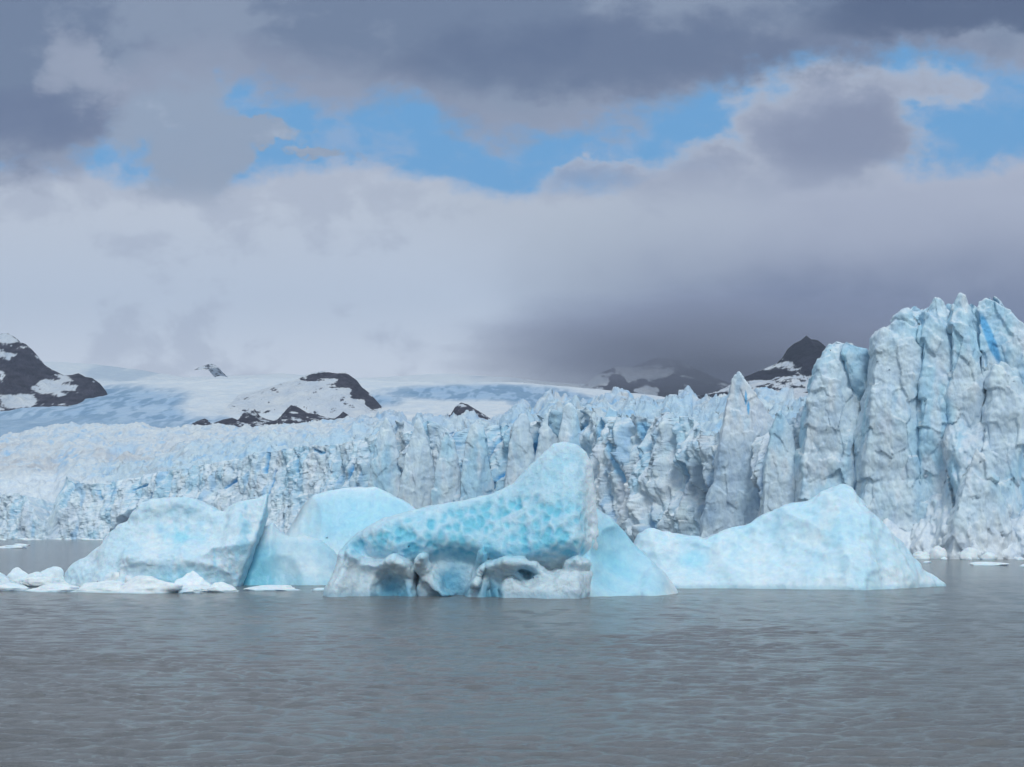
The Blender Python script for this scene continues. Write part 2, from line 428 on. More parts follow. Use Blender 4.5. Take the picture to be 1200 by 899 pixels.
def right_paint(v, n):
    px, py = proj(v)
    c = cm(np.tile(PALE * 1.04, (len(v), 1)), WHITE, 0.42 + 0.4 * fbm(v, 3.5, 4, 51))
    st = fbm(v * np.array([1, 1, 0.25]), 1.6, 4, 52)
    c = cm(c, PALE, 0.6 * sm(0.0, 0.5, st))
    c = cm(c, CYAN * 1.15, 0.35 * ell(px, py, 930, 620, 90, 30) * sm(-0.3, 0.4, fbm(v, 2.5, 3, 5)) + 0.5 * ell(px, py, 812, 656, 22, 12) + 0.35 * ell(px, py, 1012, 680, 26, 16))
    c = cm(c, WHITE * 0.95, 0.4 * sm(655, 690, py))
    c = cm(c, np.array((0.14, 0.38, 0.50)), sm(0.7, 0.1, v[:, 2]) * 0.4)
    return c
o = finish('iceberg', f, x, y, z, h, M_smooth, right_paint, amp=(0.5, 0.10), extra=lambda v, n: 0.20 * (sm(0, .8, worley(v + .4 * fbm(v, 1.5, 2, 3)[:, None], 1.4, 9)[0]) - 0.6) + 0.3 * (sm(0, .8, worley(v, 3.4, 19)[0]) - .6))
tag(o, 'smooth pale blue iceberg rising to a rounded peak, at the right', 'iceberg')

# --- left iceberg
D = 181.0
lo_ = [(68, 745), (72, 690), (76, 672), (88, 660), (103, 650), (118, 641), (126, 630), (137, 621), (150, 611), (156, 601), (166, 591), (180, 585), (200, 584), (225, 586), (245, 593),
       (262, 598), (280, 591), (297, 583), (312, 577), (315, 580), (311, 605), (302, 632), (294, 660), (286, 690), (284, 745)]
lt = lo_[2:19]
def l_front(px, py, x, z):
    dep = np.clip((py - interp(px, lt)) * D / F, 0, 30)
    T = 0.6 + 0.9 * dep - 0.02 * dep ** 2
    T = T * (0.45 + 0.55 * sm(70, 130, px)) * (1 - 0.5 * sm(270, 315, px + (py - 580) * 0.25))
    T = T - 1.9 * ell(px, py, 205, 625, 60, 34) - 1.8 * ell(px, py, 210, 684, 75, 30) + 0.7 * np.clip(1 - np.abs(py - (650 - (px - 180) * 0.12)) / 12, 0, 1) * sm(120, 170, px)
    T = T + 1.3 * ell(px, py, 282, 640, 16, 60)
    return T
h = 0.15
x, y, z = berg_volume((wx(58, D), wx(324, D)), (D - 16, D + 10), (-1.2, wz(573, D)), h)
f = relief_solid(x, y, z, lo_, D, l_front, lambda px, py, x, z: 1.5 + 0.5 * np.clip((py - interp(px, lt)) * D / F, 0, 30), 0.35)
def left_paint(v, n):
    px, py = proj(v)
    c = cm(np.tile(WHITE, (len(v), 1)), PALE, 0.55 + 0.35 * fbm(v, 3.0, 4, 61))
    c = cm(c, CYAN * 1.1, 0.75 * ell(px, py, 215, 620, 55, 32) * sm(-0.4, 0.5, fbm(v, 2.5, 3, 5)) + 0.5 * ell(px, py, 215, 678, 65, 18))
    c = cm(c, CYAN, 0.25 * sm(260, 300, px) * sm(600, 660, py))
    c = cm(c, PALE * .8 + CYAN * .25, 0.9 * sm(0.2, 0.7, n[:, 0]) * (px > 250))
    c = cm(c, WHITE, 0.5 * sm(0.1, 0.6, fbm(v * np.array([1, 1, 0.4]), 1.2, 3, 66)))
    return c
o = finish('iceberg', f, x, y, z, h, M_berg, left_paint, amp=(0.45, 0.08), extra=lambda v, n: 0.16 * (sm(0, .8, worley(v + .4 * fbm(v, 1.5, 2, 3)[:, None], 1.1, 9)[0]) - 0.6) + 0.20 * (sm(0, .8, worley(v, 2.6, 19)[0]) - .6))
tag(o, 'frosty iceberg at the left with a sharp upright right edge above loose white ice', 'iceberg')

# --- low iceberg and the domed one behind it
def simple_berg(name, D, out, top, h, kf, paint, label, sink=(), amp=(0.35, 0.08), add=None, back=0.5):
    xs = [p[0] for p in out]; ys = [p[1] for p in out]
    x, y, z = berg_volume((wx(min(xs) - 10, D), wx(max(xs) + 10, D)), (D - 15, D + 9), (-1.2, wz(min(ys) - 9, D)), h)
    def fr(px, py, xx, zz):
        dep = np.clip((py - interp(px, top)) * D / F, 0, 30)
        T = 0.5 + kf * dep - 0.015 * dep ** 2
        for s in sink: T = T - s[0] * ell(px, py, *s[1:])
        return T
    f = relief_solid(x, y, z, out, D, fr, lambda px, py, xx, zz: 1.5 + back * np.clip((py - interp(px, top)) * D / F, 0, 30), 0.9)
    if add: f = smax(f, add(x, y, z), 0.3)
    o = finish(name, f, x, y, z, h, M_smooth, paint, amp=amp)
    return tag(o, label, 'iceberg')
lowo = [(268, 745), (270, 660), (285, 636), (300, 622), (313, 614), (320, 611), (327, 620), (340, 628), (358, 628), (374, 634), (390, 645), (402, 660), (410, 690), (412, 745)]
def low_paint(v, n):
    px, py = proj(v)
    c = cm(np.tile(PALE * 0.92, (len(v), 1)), WHITE, 0.25 + 0.5 * fbm(v, 3, 3, 71) + 0.5 * sm(640, 615, py))
    c = cm(c, CYAN * 1.02, 0.75 * sm(350, 300, px) * sm(625, 650, py) + 0.3 * sm(660, 690, py))
    return c
simple_berg('iceberg', 184.0, lowo, lowo[2:-1], 0.17, 0.62, low_paint, 'low smooth turquoise iceberg in the gap between the frosty left and the pitted one', sink=((1.0, 330, 680, 30, 30),))
dmo = [(322, 745), (326, 650), (334, 625), (345, 606), (354, 590), (366, 580), (378, 577), (395, 573), (420, 570), (440, 570), (455, 577), (470, 584), (484, 592), (500, 606), (520, 630), (530, 745)]
def dome_paint(v, n):
    px, py = proj(v)
    c = cm(np.tile(PALE * 1.02, (len(v), 1)), WHITE, 0.35 + 0.4 * fbm(v, 3, 3, 73))
    c = cm(c, CYAN * 1.15, 0.5 * ell(px, py, 425, 610, 80, 38))
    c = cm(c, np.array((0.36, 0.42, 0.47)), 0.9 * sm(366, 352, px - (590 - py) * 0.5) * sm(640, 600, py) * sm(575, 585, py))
    return c
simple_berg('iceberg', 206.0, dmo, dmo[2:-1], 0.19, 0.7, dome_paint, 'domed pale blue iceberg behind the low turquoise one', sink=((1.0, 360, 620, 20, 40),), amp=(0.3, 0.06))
print('bergs', round(time.time() - T0, 1))

# ------------------------------------------------------------------ loose ice
def ico(sub):
    me = bpy.data.meshes.new('t'); import bmesh
    bm = bmesh.new(); bmesh.ops.create_icosphere(bm, subdivisions=sub, radius=1); bm.to_mesh(me); bm.free()
    v = np.zeros(len(me.vertices) * 3, f32); me.vertices.foreach_get('co', v)
    q = np.zeros(len(me.polygons) * 3, np.int32); me.polygons.foreach_get('vertices', q)
    bpy.data.meshes.remove(me)
    return v.reshape(-1, 3), q.reshape(-1, 3)
I5, I3 = ico(5), ico(3)
rng = np.random.default_rng(7)
def chunk(px0, px1, ptop, pbase, label, group, seed, blue=0.2, hi=True, depth=None, cat='ice chunk', name='ice_chunk', faceted=0.85):
    d = F * HC / (pbase - HY) if depth is None else depth
    W = (px1 - px0) * d / F; H = max((pbase - ptop) * d / F, 0.12); cxw = wx((px0 + px1) / 2, d)
    v, q = (I5 if hi else I3)
    s = np.array([seed * 3.1, seed * 1.7, 0])
    v = v.copy()
    # cut the ball by random planes: broken-ice facets
    r = np.random.default_rng(seed)
    for _ in range(9):
        n = r.normal(size=3); n[2] = abs(n[2]) * 0.7; n /= np.linalg.norm(n); c = 0.5 + 0.35 * r.random()
        dd = np.maximum(v @ n - c, 0); v = v - n[None] * (dd * faceted)[:, None]
    w = v + s
    v = v * (1 + 0.28 * fbm(w, 0.9, 3, seed)[:, None] + 0.07 * fbm(w, 0.25, 2, seed + 5)[:, None])
    v = v - (v.max(0) + v.min(0)) / 2
    v = v / (v.max(0) - v.min(0)) * np.array([W, max(min(W * 0.55, H * 6), W * 0.35), H * 1.5])
    v[:, 2] += H * 0.25
    v += np.array([cxw, d + 0.25 * W * 0.5, 0])
    c = cm(np.tile(WHITE, (len(v), 1)), PALE, blue + 0.3 * fbm(v, max(W * .3, .3), 3, seed))
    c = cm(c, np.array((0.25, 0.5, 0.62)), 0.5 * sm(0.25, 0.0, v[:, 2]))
    v0 = v - np.array([cxw, d, 0])
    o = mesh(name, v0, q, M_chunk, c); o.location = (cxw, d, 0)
    return tag(o, label, cat, group)
G1 = 'loose white ice drifting along the left icebergs'
for k, (a, b, t, s, lab, bl) in enumerate([
    (-40, 17, 668, 687, 'grey white ice lump cut by the left picture edge', 0.35),
    (2, 44, 665, 685, 'pointed white ice lump second from the left edge', 0.1),
    (20, 58, 670, 686, 'flat topped ice lump between the pointed lump and the large rounded one', 0.2),
    (36, 76, 664, 686, 'large rounded pale ice lump just left of the frosty iceberg', 0.25),
    (-14, 34, 683, 692.5, 'long low ice slab at the left edge, nearest the water', 0.1),
    (24, 78, 676, 688, 'low white ice slab under the large rounded lump', 0.05),
    (26, 100, 684, 693.5, 'very flat snowy floe at the foot of the frosty iceberg, leftmost', 0.08),
    (84, 152, 680, 694, 'long white floe with a hump below the frosty iceberg left end', 0.05),
    (128, 152, 669, 688, 'small knob of white ice standing up behind the long floes', 0.1),
    (144, 162, 674, 689, 'small pale ice stump right of the standing knob', 0.15),
    (128, 214, 675, 695, 'broadest white floe under the middle of the frosty iceberg', 0.04),
    (202, 249, 669, 692, 'tilted white ice block right of the broadest floe', 0.06),
    (206, 236, 688, 695, 'small flat piece of ice under the tilted block', 0.2),
    (238, 280, 682, 694, 'low white floe below the sharp edge of the frosty iceberg', 0.05),
    (284, 352, 686, 692, 'thin long floe in front of the low turquoise iceberg', 0.1),
    (58, 276, 687, 694.5, 'longest flat white shelf of ice, spanning the whole foot of the frosty iceberg', 0.06),
    (362, 388, 689, 692, 'thin sliver of ice beside the pitted iceberg left end', 0.2)]):
    chunk(a, b, t, s, lab, G1, 20 + k, bl)
G2 = 'low floes on the water in front of the glacier'
for k, (a, b, t, s, lab) in enumerate([
    (-8, 30, 639, 642.5, 'thin pale floe on the grey water at the far left edge'),
    (12, 34, 637, 639.5, 'smaller thin floe just beyond the far left one'),
    (1138, 1184, 658.5, 662.5, 'flat white floe floating off the foot of the right cliff'),
    (1196, 1206, 661, 664, 'tiny floe at the right picture edge'),
    (1082, 1092, 657.5, 659.5, 'tiny dark rimmed ice bit right of the right iceberg')]):
    chunk(a, b, t, s, lab, G2, 60 + k, 0.15)
print('chunks', round(time.time() - T0, 1))

# ------------------------------------------------------------------ glacier front
FR = np.array([(-330, 760), (-242, 672), (-186, 655), (-108, 600), (-48, 548), (2, 478), (28, 425), (55, 372), (80, 336), (112, 314), (140, 305), (185, 300)], float)
def spline(pts, n=60):
    out = []
    P_ = np.vstack([2 * pts[0] - pts[1], pts, 2 * pts[-1] - pts[-2]])
    for i in range(1, len(P_) - 2):
        a, b, c, d = P_[i - 1], P_[i], P_[i + 1], P_[i + 2]
        for t in np.linspace(0, 1, n, endpoint=False):
            out.append(0.5 * (2 * b + (c - a) * t + (2 * a - 5 * b + 4 * c - d) * t * t + (3 * b - a - 3 * c + d) * t ** 3))
    return np.array(out)
fl = spline(FR)
seg = np.linalg.norm(np.diff(fl, axis=0), axis=1); S = np.concatenate([[0], np.cumsum(seg)])
fpx = CX + fl[:, 0] * F / fl[:, 1]
def s_of(px): return np.interp(px, fpx, S)
def fY(s): return np.interp(s, S, fl[:, 1])
def fX(s): return np.interp(s, S, fl[:, 0])
crest = [(-150, 590), (-60, 584), (0, 577), (12, 580), (25, 588), (36, 600), (46, 610), (54, 606), (60, 575), (63, 555), (67, 562), (75, 566), (100, 566), (130, 560), (160, 553), (200, 546), (240, 538), (270, 532),
         (300, 524), (340, 520), (375, 520), (400, 514), (430, 508), (440, 504), (450, 493), (456, 494), (464, 506), (474, 506), (484, 502), (489, 491), (494, 494), (503, 506), (512, 508), (530, 503), (548, 501), (556, 498), (574, 500), (580, 502), (598, 500), (606, 488), (616, 484), (624, 490), (630, 500), (636, 486), (644, 480), (652, 484), (658, 477), (666, 473), (676, 480), (682, 492), (692, 488), (700, 478),
         (740, 484), (780, 490), (820, 504), (850, 515), (880, 512), (905, 492), (925, 482), (940, 472), (946, 468), (955, 445), (963, 420), (971, 408), (980, 399), (990, 404), (998, 406), (1002, 421), (1009, 416), (1015, 412), (1021, 419),
         (1027, 396), (1035, 386), (1043, 383), (1050, 371), (1057, 366), (1064, 363), (1070, 356), (1076, 353), (1085, 360), (1090, 352), (1097, 349), (1104, 351), (1113, 362), (1118, 352), (1124, 348), (1131, 352), (1137, 358), (1141, 355),
         (1146, 359), (1150, 352), (1153, 338), (1158, 341), (1165, 348), (1175, 360), (1182, 374), (1190, 379), (1200, 384), (1230, 374), (1260, 392), (1320, 400), (1450, 420)]
# stations along the front: spacing grows with distance
ss = [S[0]]
while ss[-1] < S[-1]: ss.append(ss[-1] + 0.00085 * fY(ss[-1]))
ss = np.array(ss); ns = len(ss)
bx, by = fX(ss), fY(ss)
tx, ty = np.gradient(bx, ss), np.gradient(by, ss)
k_ = np.ones(41) / 41
tx = np.convolve(np.pad(tx, 20, 'edge'), k_, 'valid'); ty = np.convolve(np.pad(ty, 20, 'edge'), k_, 'valid')
L = np.hypot(tx, ty); nx_, ny_ = ty / L, -tx / L
spx = CX + bx * F / by
cz = wz(interp(spx, crest), by)
left = 1 - sm(915, 945, spx)
p1 = pyr(ss, ss * 0, 9.0, 5); p2 = pyr(ss, ss * 0 + 31, 3.2, 6); p3 = pyr(ss, ss * 0 + 77, 1.2, 8)
mid = sm(380, 450, spx)
cz = cz + left * ((1.2 + 3.4 * mid) * (p1 - 0.45) + (0.7 + 1.8 * mid) * (p2 - 0.45)) + (0.25 + 0.5 * left) * (p3 - 0.4)
NV = 230
vv = np.linspace(0, 1, NV)
SS = np.broadcast_to(ss[:, None], (ns, NV)); ZZ = -1.0 + (cz[:, None] + 1.0) * vv[None]
PX = np.broadcast_to(spx[:, None], (ns, NV)); YY = np.broadcast_to(by[:, None], (ns, NV))
s_, z_ = SS.ravel(), ZZ.ravel(); px_ = PX.ravel(); y_ = YY.ravel(); top_ = np.broadcast_to(cz[:, None], (ns, NV)).ravel()
p3d = np.stack([s_, z_ * 0.6, s_ * 0], 1)
wr = 2.5 * fbm(p3d, 9, 3, 81); wr2 = 1.0 * fbm(p3d, 3.0, 3, 82)
sw = s_ + wr * 0.25 + 0.10 * z_; zw = z_ + wr * .5
PY = HY - (z_ - HC) * F / y_
midf = sm(330, 430, px_); rt_ = sm(900, 960, px_)
A = pyr(sw + 0.35 * z_ * np.sin(s_ / 31), zw * 0.30, 13.0, 101); B = pyr(sw + 0.15 * z_, zw * 0.42, 6.0, 102); Cc = pyr(sw + wr2 * .3, (zw + wr2 * .3) * 0.5, 2.6, 103); Dd = pyr(s_ + wr2 * .3, z_ * 0.6, 1.15, 104)
off = (3.0 + 7.0 * midf - 4.0 * rt_) * (A - 0.4) + (1.8 + 3.0 * midf - 1.0 * rt_) * (B - 0.4) + (1.9 + 0.2 * midf) * (Cc - 0.4) + (0.8 - 0.1 * rt_) * (Dd - 0.4)
off = off + 0.9 * fbm(np.stack([s_ + .15 * z_, z_ * .35, s_ * 0], 1), 6, 4, 111, ridged=True) + rt_ * 1.6 * (pyr(s_ + .2 * z_, z_ * .8, 9.0, 112) - .4)
blk = pyr(s_ + wr2 * 2, z_ * 0.8 + wr, 19.0, 107) * 5.0 + pyr(s_ - wr2, z_ * 0.9, 8.0, 108) * 2.4
off = off + (1 - midf) * (blk - 2.5) + midf * (1 - rt_) * 1.8 * (pyr(s_ + wr2, z_ * .8 + wr, 8.0, 109) - .4)
off = off + 1.4 * fbm(p3d, 14, 3, 84) + 0.35 * fbm(p3d, 1.6, 3, 86, ridged=True)
lean = lerp(0.42, 0.16, midf) * lerp(1.0, 1.3, rt_)
off = off - lean * z_
fo1, id1 = fracture(s_ + wr * .3 + .12 * z_, z_ * 0.30 + wr * .15, 6.5, 151, 0.34, 1.0)
fo2, id2 = fracture(s_ + wr * .25 + .1 * z_, z_ * 0.34 + wr * .12, 2.6, 152, 0.34, 0.42)
fo3, id3 = fracture(s_ + wr * .2 - .12 * z_, z_ * 0.5 + wr * .2, 1.1, 153, 0.4, 0.13)
off = off + fo1 * (.75 + .7 * midf - .75 * rt_) + fo2 * (.75 + .2 * midf - .4 * rt_) + fo3 * (.9 - .3 * rt_)
blue = np.zeros(len(s_)); white = np.zeros(len(s_)); grey = np.zeros(len(s_)); dirt = np.zeros(len(s_))
def feature(pts, width, amp, bl=0.0, wh=0.0, gr=0.0, sharp=1.0, pw=None):
    global off, blue, white, grey
    P_ = []
    for a, b in pts:
        s0 = s_of(a); P_.append((s0, wz(b, fY(s0))))
    P_ = np.array(P_)
    m = (s_ > P_[:, 0].min() - width * 2) & (s_ < P_[:, 0].max() + width * 2)
    i = np.nonzero(m)[0]
    d = line_dist(s_[i], z_[i], P_) + 0.35 * width * fbm(p3d[i], max(width, 1) * 1.2, 2, 90)
    w = np.clip(1 - d / width, 0, 1) ** sharp
    off[i] += amp * w
    w = np.clip(w * 1.5, 0, 1)
    blue[i] = np.maximum(blue[i], bl * w); white[i] = np.maximum(white[i], wh * w); grey[i] = np.maximum(grey[i], gr * w)
# deep blue cracks (photo columns and rows)
for pts, w_, a_, b_ in [
    ([(1150, 352), (1153, 372), (1160, 398), (1165, 420), (1168, 428)], 3.4, -7.0, 1.0),
    ([(1149, 395), (1150, 425)], 0.8, -2.0, 0.8), ([(1191, 384), (1197, 398), (1201, 404)], 2.2, -4.0, 1.0), ([(1111, 385), (1110, 420), (1117, 430)], 1.6, -2.0, 0.45),
    ([(1108, 428), (1120, 430)], 1.0, -1.4, 0.6), ([(1064, 500), (1067, 520), (1066, 545)], 0.7, -1.4, 0.7), ([(983, 508), (981, 540)], 0.6, -1.0, 0.7), ([(1019, 430), (1019, 458)], 0.9, -2.0, 0.6),
    ([(592, 520), (588, 560)], 1.5, -4, 1.0), ([(612, 505), (605, 535), (592, 562)], 3.0, -8, 1.0), ([(578, 550), (573, 575)], 1.1, -3, 1.0), ([(569, 515), (567, 540)], 1.0, -3, 0.8),
    ([(470, 520), (474, 545)], 2.6, -5, 0.75), ([(409, 545), (407, 562)], 1.4, -3, 0.9), ([(286, 530), (287, 552)], 1.8, -4, 0.9), ([(322, 535), (324, 552)], 1.6, -3, 0.7), ([(296, 552), (296, 578)], 1.3, -3, 0.9),
    ([(245, 572), (256, 560)], 1.5, -3, 0.8), ([(163, 578), (162, 590)], 1.3, -2.5, 0.9), ([(140, 574), (155, 568)], 1.2, -2, 0.7), ([(105, 575), (108, 585)], 1.0, -2, 0.6),
    ([(340, 525), (352, 530)], 1.5, -3, 0.6), ([(622, 500), (626, 530)], 1.0, -2.5, 0.6), ([(693, 500), (697, 540)], 3.0, -2.5, 0.6), ([(735, 500), (740, 545)], 3.4, -2.0, 0.7), ([(795, 545), (790, 600)], 2.0, -4.0, 0.3),
    ([(712, 520), (722, 560)], 3.0, -1.5, 0.6), ([(660, 500), (650, 520)], 4.0, -1.0, 0.5)]:
    feature(pts, w_ * .62, a_ * .75, b_)
# the big facets of the right-hand wall
for pts, w_, a_ in [
    ([(1066, 366), (1063, 400), (1060, 440), (1052, 480), (1040, 520)], 7.0, 3.4), ([(1121, 352), (1124, 400), (1130, 450), (1133, 500), (1128, 560)], 6.5, 3.2),
    ([(1096, 430), (1104, 470), (1108, 510), (1100, 545)], 4.5, 2.2), ([(1148, 358), (1146, 400), (1150, 450), (1155, 500)], 3.4, 2.2), ([(1164, 350), (1178, 390), (1180, 430)], 5.0, 3.0),
    ([(979, 402), (974, 450), (968, 500), (975, 540)], 6.5, 3.6), ([(1009, 418), (1008, 480), (1003, 540)], 3.0, 1.6), ([(1172, 425), (1175, 480), (1178, 540)], 5.0, 2.4),
    ([(1036, 388), (1028, 430), (1022, 480), (1015, 530)], 5.0, 2.0)]:
    feature(pts, w_, a_)
for pts, w_, a_, g_ in [
    ([(1076, 430), (1086, 470), (1092, 520), (1090, 560)], 5.5, -3.4, 0.75), ([(1075, 370), (1078, 420)], 3.0, 0.6, 0), ([(1000, 425), (995, 470), (990, 520)], 3.2, -2.4, 0.3),
    ([(1138, 440), (1142, 500), (1140, 560)], 3.0, -2.0, 0.3), ([(1055, 440), (1072, 420)], 2.5, -1.0, 0.6), ([(1190, 430), (1192, 520)], 4.0, -2.0, 0.2), ([(470, 545), (480, 590)], 7, -3, 0.9), ([(445, 540), (440, 590)], 6, -2, 0.7), ([(505, 560), (512, 600)], 6, -2, 0.9),
    ([(540, 560), (545, 590)], 5, 2, 0.2), ([(800, 560), (840, 600)], 9, -4, 0.6), ([(930, 560), (900, 590)], 7, -2.5, 0.6), ([(1010, 500), (1012, 560)], 5, -1.8, 0.3),
    ([(128, 632), (140, 612), (153, 600)], 2.4, -8, 1.0), ([(75, 600), (60, 628)], 4, -2, 0.5), ([(20, 600), (30, 620)], 5, 1.5, 0.6)]:
    feature(pts, w_, a_, 0, 0, g_)
for pts, w_, a_, g_ in [([(453, 494), (448, 530), (440, 575)], 5.0, 4.0, 0.25), ([(489, 492), (487, 520), (482, 560)], 5.0, 4.0, 0.1), ([(518, 510), (524, 560), (520, 590)], 5, 3.0, .1),
    ([(556, 500), (552, 540), (555, 580)], 5, 3, 0), ([(618, 486), (608, 520), (598, 560)], 5, 3.5, .1), ([(645, 482), (636, 530)], 5, 4, .2), ([(664, 476), (668, 510)], 5, 3, 0), ([(880, 505), (890, 560)], 5, 2.5, .1),
    ([(928, 480), (922, 530), (912, 580)], 5, 3.5, .3), ([(905, 490), (905, 540)], 4, 2.5, 0), ([(1150, 525), (1140, 570), (1150, 620)], 6, 4, 0), ([(760, 500), (770, 560)], 6, 3, .1), ([(825, 510), (830, 570)], 6, 3, .1)]:
    feature(pts, w_, a_, 0, 0, g_)
# rubble apron at the foot of the right wall
ap = sm(985, 1040, px_) * sm(13, 1, z_ + 3.0 * fbm(p3d, 5, 3, 95))
off = off * (1 - .65 * ap)
off += ap * (5.0 + 2.0 * Cc + 1.2 * Dd + 2.5 * pyr(s_, z_, 4.0, 131))
butt = np.clip(1 - np.abs(px_ - 1150) / 45, 0, 1) * sm(535, 600, PY); off += 5.0 * butt * (0.6 + 0.8 * A)
white = np.maximum(white, ap * 1.0)
for cx_, cy_, rx_, ry_, a_ in ((728, 575, 16, 45, 1.0), (700, 545, 10, 50, .8), (765, 590, 25, 12, .8), (748, 520, 12, 15, .6), (1070, 590, 60, 35, .6), (930, 600, 14, 14, .6), (345, 560, 22, 22, .6), (400, 540, 40, 22, .4), (120, 600, 60, 26, .35), (890, 545, 35, 25, .5), (830, 520, 40, 25, .5), (530, 530, 22, 14, .45)):
    white = np.maximum(white, a_ * np.clip(1.6 * ell(px_, PY, cx_, cy_, rx_, ry_), 0, 1) * sm(-0.25, 0.25, fbm(p3d, 3.0, 4, 97)))
dirt = 0.25 * sm(0.25, 0.7, fbm(np.stack([s_, z_ * .25, s_ * 0], 1), 6, 4, 98)) * sm(12, 0, top_ - z_) * left[:, None].repeat(NV, 1).ravel()
dirt = np.maximum(dirt, 0.5 * np.clip(1.5 * ell(px_, PY, 455, 530, 14, 40), 0, 1))
# assemble the face, then carry it over the crest and back
X = np.broadcast_to(bx[:, None], (ns, NV)).ravel() + np.broadcast_to(nx_[:, None], (ns, NV)).ravel() * off
Y = y_ + np.broadcast_to(ny_[:, None], (ns, NV)).ravel() * off
face = np.stack([X, Y, z_], 1).reshape(ns, NV, 3)
NT = 44
tt = (np.linspace(0, 1, NT + 1)[1:]) ** 1.5
last = face[:, -1]
back = np.zeros((ns, NT, 3))
reach = lerp(14.0, 30.0, 1 - sm(400, 700, spx)) * lerp(1, 0.55, sm(920, 960, spx))
for j, t in enumerate(tt):
    dd = reach * t
    bp_ = np.stack([last[:, 0] - nx_ * dd, last[:, 1] - ny_ * dd, np.zeros(ns)], 1)
    rough = pyr(bp_[:, 0], bp_[:, 1], 4.0, 141) * 2.2 + pyr(bp_[:, 0], bp_[:, 1], 1.6, 142) * 0.8
    bp_[:, 2] = last[:, 2] - dd * lerp(0.12, 0.8, sm(350, 600, spx)) - t * 2.0 + (rough - 1.2) * min(1, t * 3) * lerp(1, .4, sm(920, 960, spx))
    back[:, j] = bp_
allv = np.concatenate([face, back], 1).reshape(-1, 3)
NR = NV + NT
q = gridq(ns, NR, True)
n = vnormals(allv, q)
pd = np.stack([np.repeat(ss, NR), allv[:, 2], allv[:, 1] * 0], 1)
full = lambda a, fill: np.concatenate([a.reshape(ns, NV), np.repeat(a.reshape(ns, NV)[:, -1:] * fill, NT, 1)], 1).ravel()
blue, white, grey, dirt = full(blue, .3), full(white, 1), full(grey, .5), full(dirt, 1)
gpx = np.repeat(spx, NR)
c = np.tile(np.array((0.64, 0.785, 0.85)), (len(allv), 1))
ids = lambda a: np.concatenate([a.reshape(ns, NV), np.repeat(a.reshape(ns, NV)[:, -1:], NT, 1)], 1).ravel() - .5
nz1 = fbm(pd * np.array([1, .45, 1]), 10, 4, 201) * .8 + .45 * ids(id1) + .2 * ids(id2); nz2 = fbm(pd * np.array([1, .3, 1]), 3.0, 4, 202) + .35 * ids(id2) + .2 * ids(id3); nz3 = fbm(pd, 1.2, 3, 203)
c = cm(c, np.array((0.38, 0.66, 0.81)), 0.8 * sm(-0.1, 0.35, nz1))
c = cm(c, np.array((0.52, 0.65, 0.73)), 0.5 * sm(0.0, 0.4, -nz1))
c = cm(c, WHITE * .97, 0.55 * sm(0.1, 0.5, nz2))
c = cm(c, WHITE, 0.8 * sm(0.35, 0.75, n[:, 2] + 0.3 * nz3))
c = cm(c, np.array((0.22, 0.50, 0.76)), 0.5 * sm(0.28, 0.5, fbm(pd * np.array([1, .35, 1]), 4.0, 3, 204)) * sm(1000, 900, gpx))
c = cm(c, np.array((0.38, 0.65, 0.79)), .55 * sm(930, 970, gpx) * sm(-.3, .3, nz2 + .6 * nz1) * np.clip((allv[:, 2] - 22) / 25, 0, 1))
c = cm(c, np.array((0.42, 0.50, 0.59)), grey * 0.8)
c = cm(c, DIRT, dirt * (0.6 + 0.4 * nz3))
c = cm(c, WHITE, white * 0.9)
c = cm(c, np.array((0.30, 0.60, 0.82)), sm(0.02, 0.45, blue) * .9)
c = cm(c, np.array((0.10, 0.38, 0.70)), sm(0.55, 1.0, blue))
glacier = empty('glacier', (0, 480, 0)); bpy.context.view_layer.update()
fo = mesh('ice_front', allv, q, M_glac, c); reparent(fo, glacier)
print('front', fo.name, len(allv), round(time.time() - T0, 1))

# spires and loose towers standing in the front
def tower(out, D, thick, seed, paint, h=0.25, name='ice_spire', k=0.15, crack=None):
    xs = [p[0] for p in out]; ys = [p[1] for p in out]; tp = min(ys)
    x, y, z = berg_volume((wx(min(xs) - 6, D), wx(max(xs) + 6, D)), (D - thick - 7, D + thick + 7), (wz(max(ys), D) - 2, wz(tp - 6, D)), h)
    xx, zz = np.meshgrid(x, z, indexing='ij')
    o = poly_sdf(xx, zz, [(wx(a, D), wz(b, D)) for a, b in out]).astype(f32)
    H_ = wz(tp, D) - zz
    r = np.random.default_rng(seed)
    c0 = xx.mean()
    tf = 0.6 + thick * (1 - np.exp(-H_ / 14)) ; ridge = np.abs(xx - c0 - 1.0 * np.sin(zz * .2 + seed)) * 0.45
    Yg = y[None, :, None]
    f = np.minimum(np.minimum((Yg - (D - (tf - ridge)[:, None, :])) * 0.8, ((D + tf)[:, None, :] - Yg) * 0.8), o[:, None, :])
    f = smin(f, o[:, None, :], k)
    if crack is not None:
        for cr in crack: f = smin(f, -ball_chain(x, y, z, [(wx(a, D - dy), D - dy, wz(b, D - dy), r_) for a, b, dy, r_ in cr]), 0.2)
    v, q = surface_nets(f.astype(f32), (x[0], y[0], z[0]), h)
    n = vnormals(v, q)
    rot = v @ _R.T
    d = (0.6 if D > 345 else 1.3) * (pyr(rot[:, 0], rot[:, 2] * .4, 5, seed) - .4) + (.2 if D > 345 else .5) * (pyr(rot[:, 1], rot[:, 2], 1.3, seed + 1) - .4) + fracture(v[:, 0] + .3 * v[:, 1], v[:, 2] * .5, 3.0, seed, .12 if D > 345 else .22, .25 if D > 345 else .5)[0] + 0.3 * fbm(v, 2.0, 3, seed)
    v = v + n * d[:, None]; n = vnormals(v, q)
    o = mesh(name, v, q, M_glac, paint(v, n)); reparent(o, glacier); return o
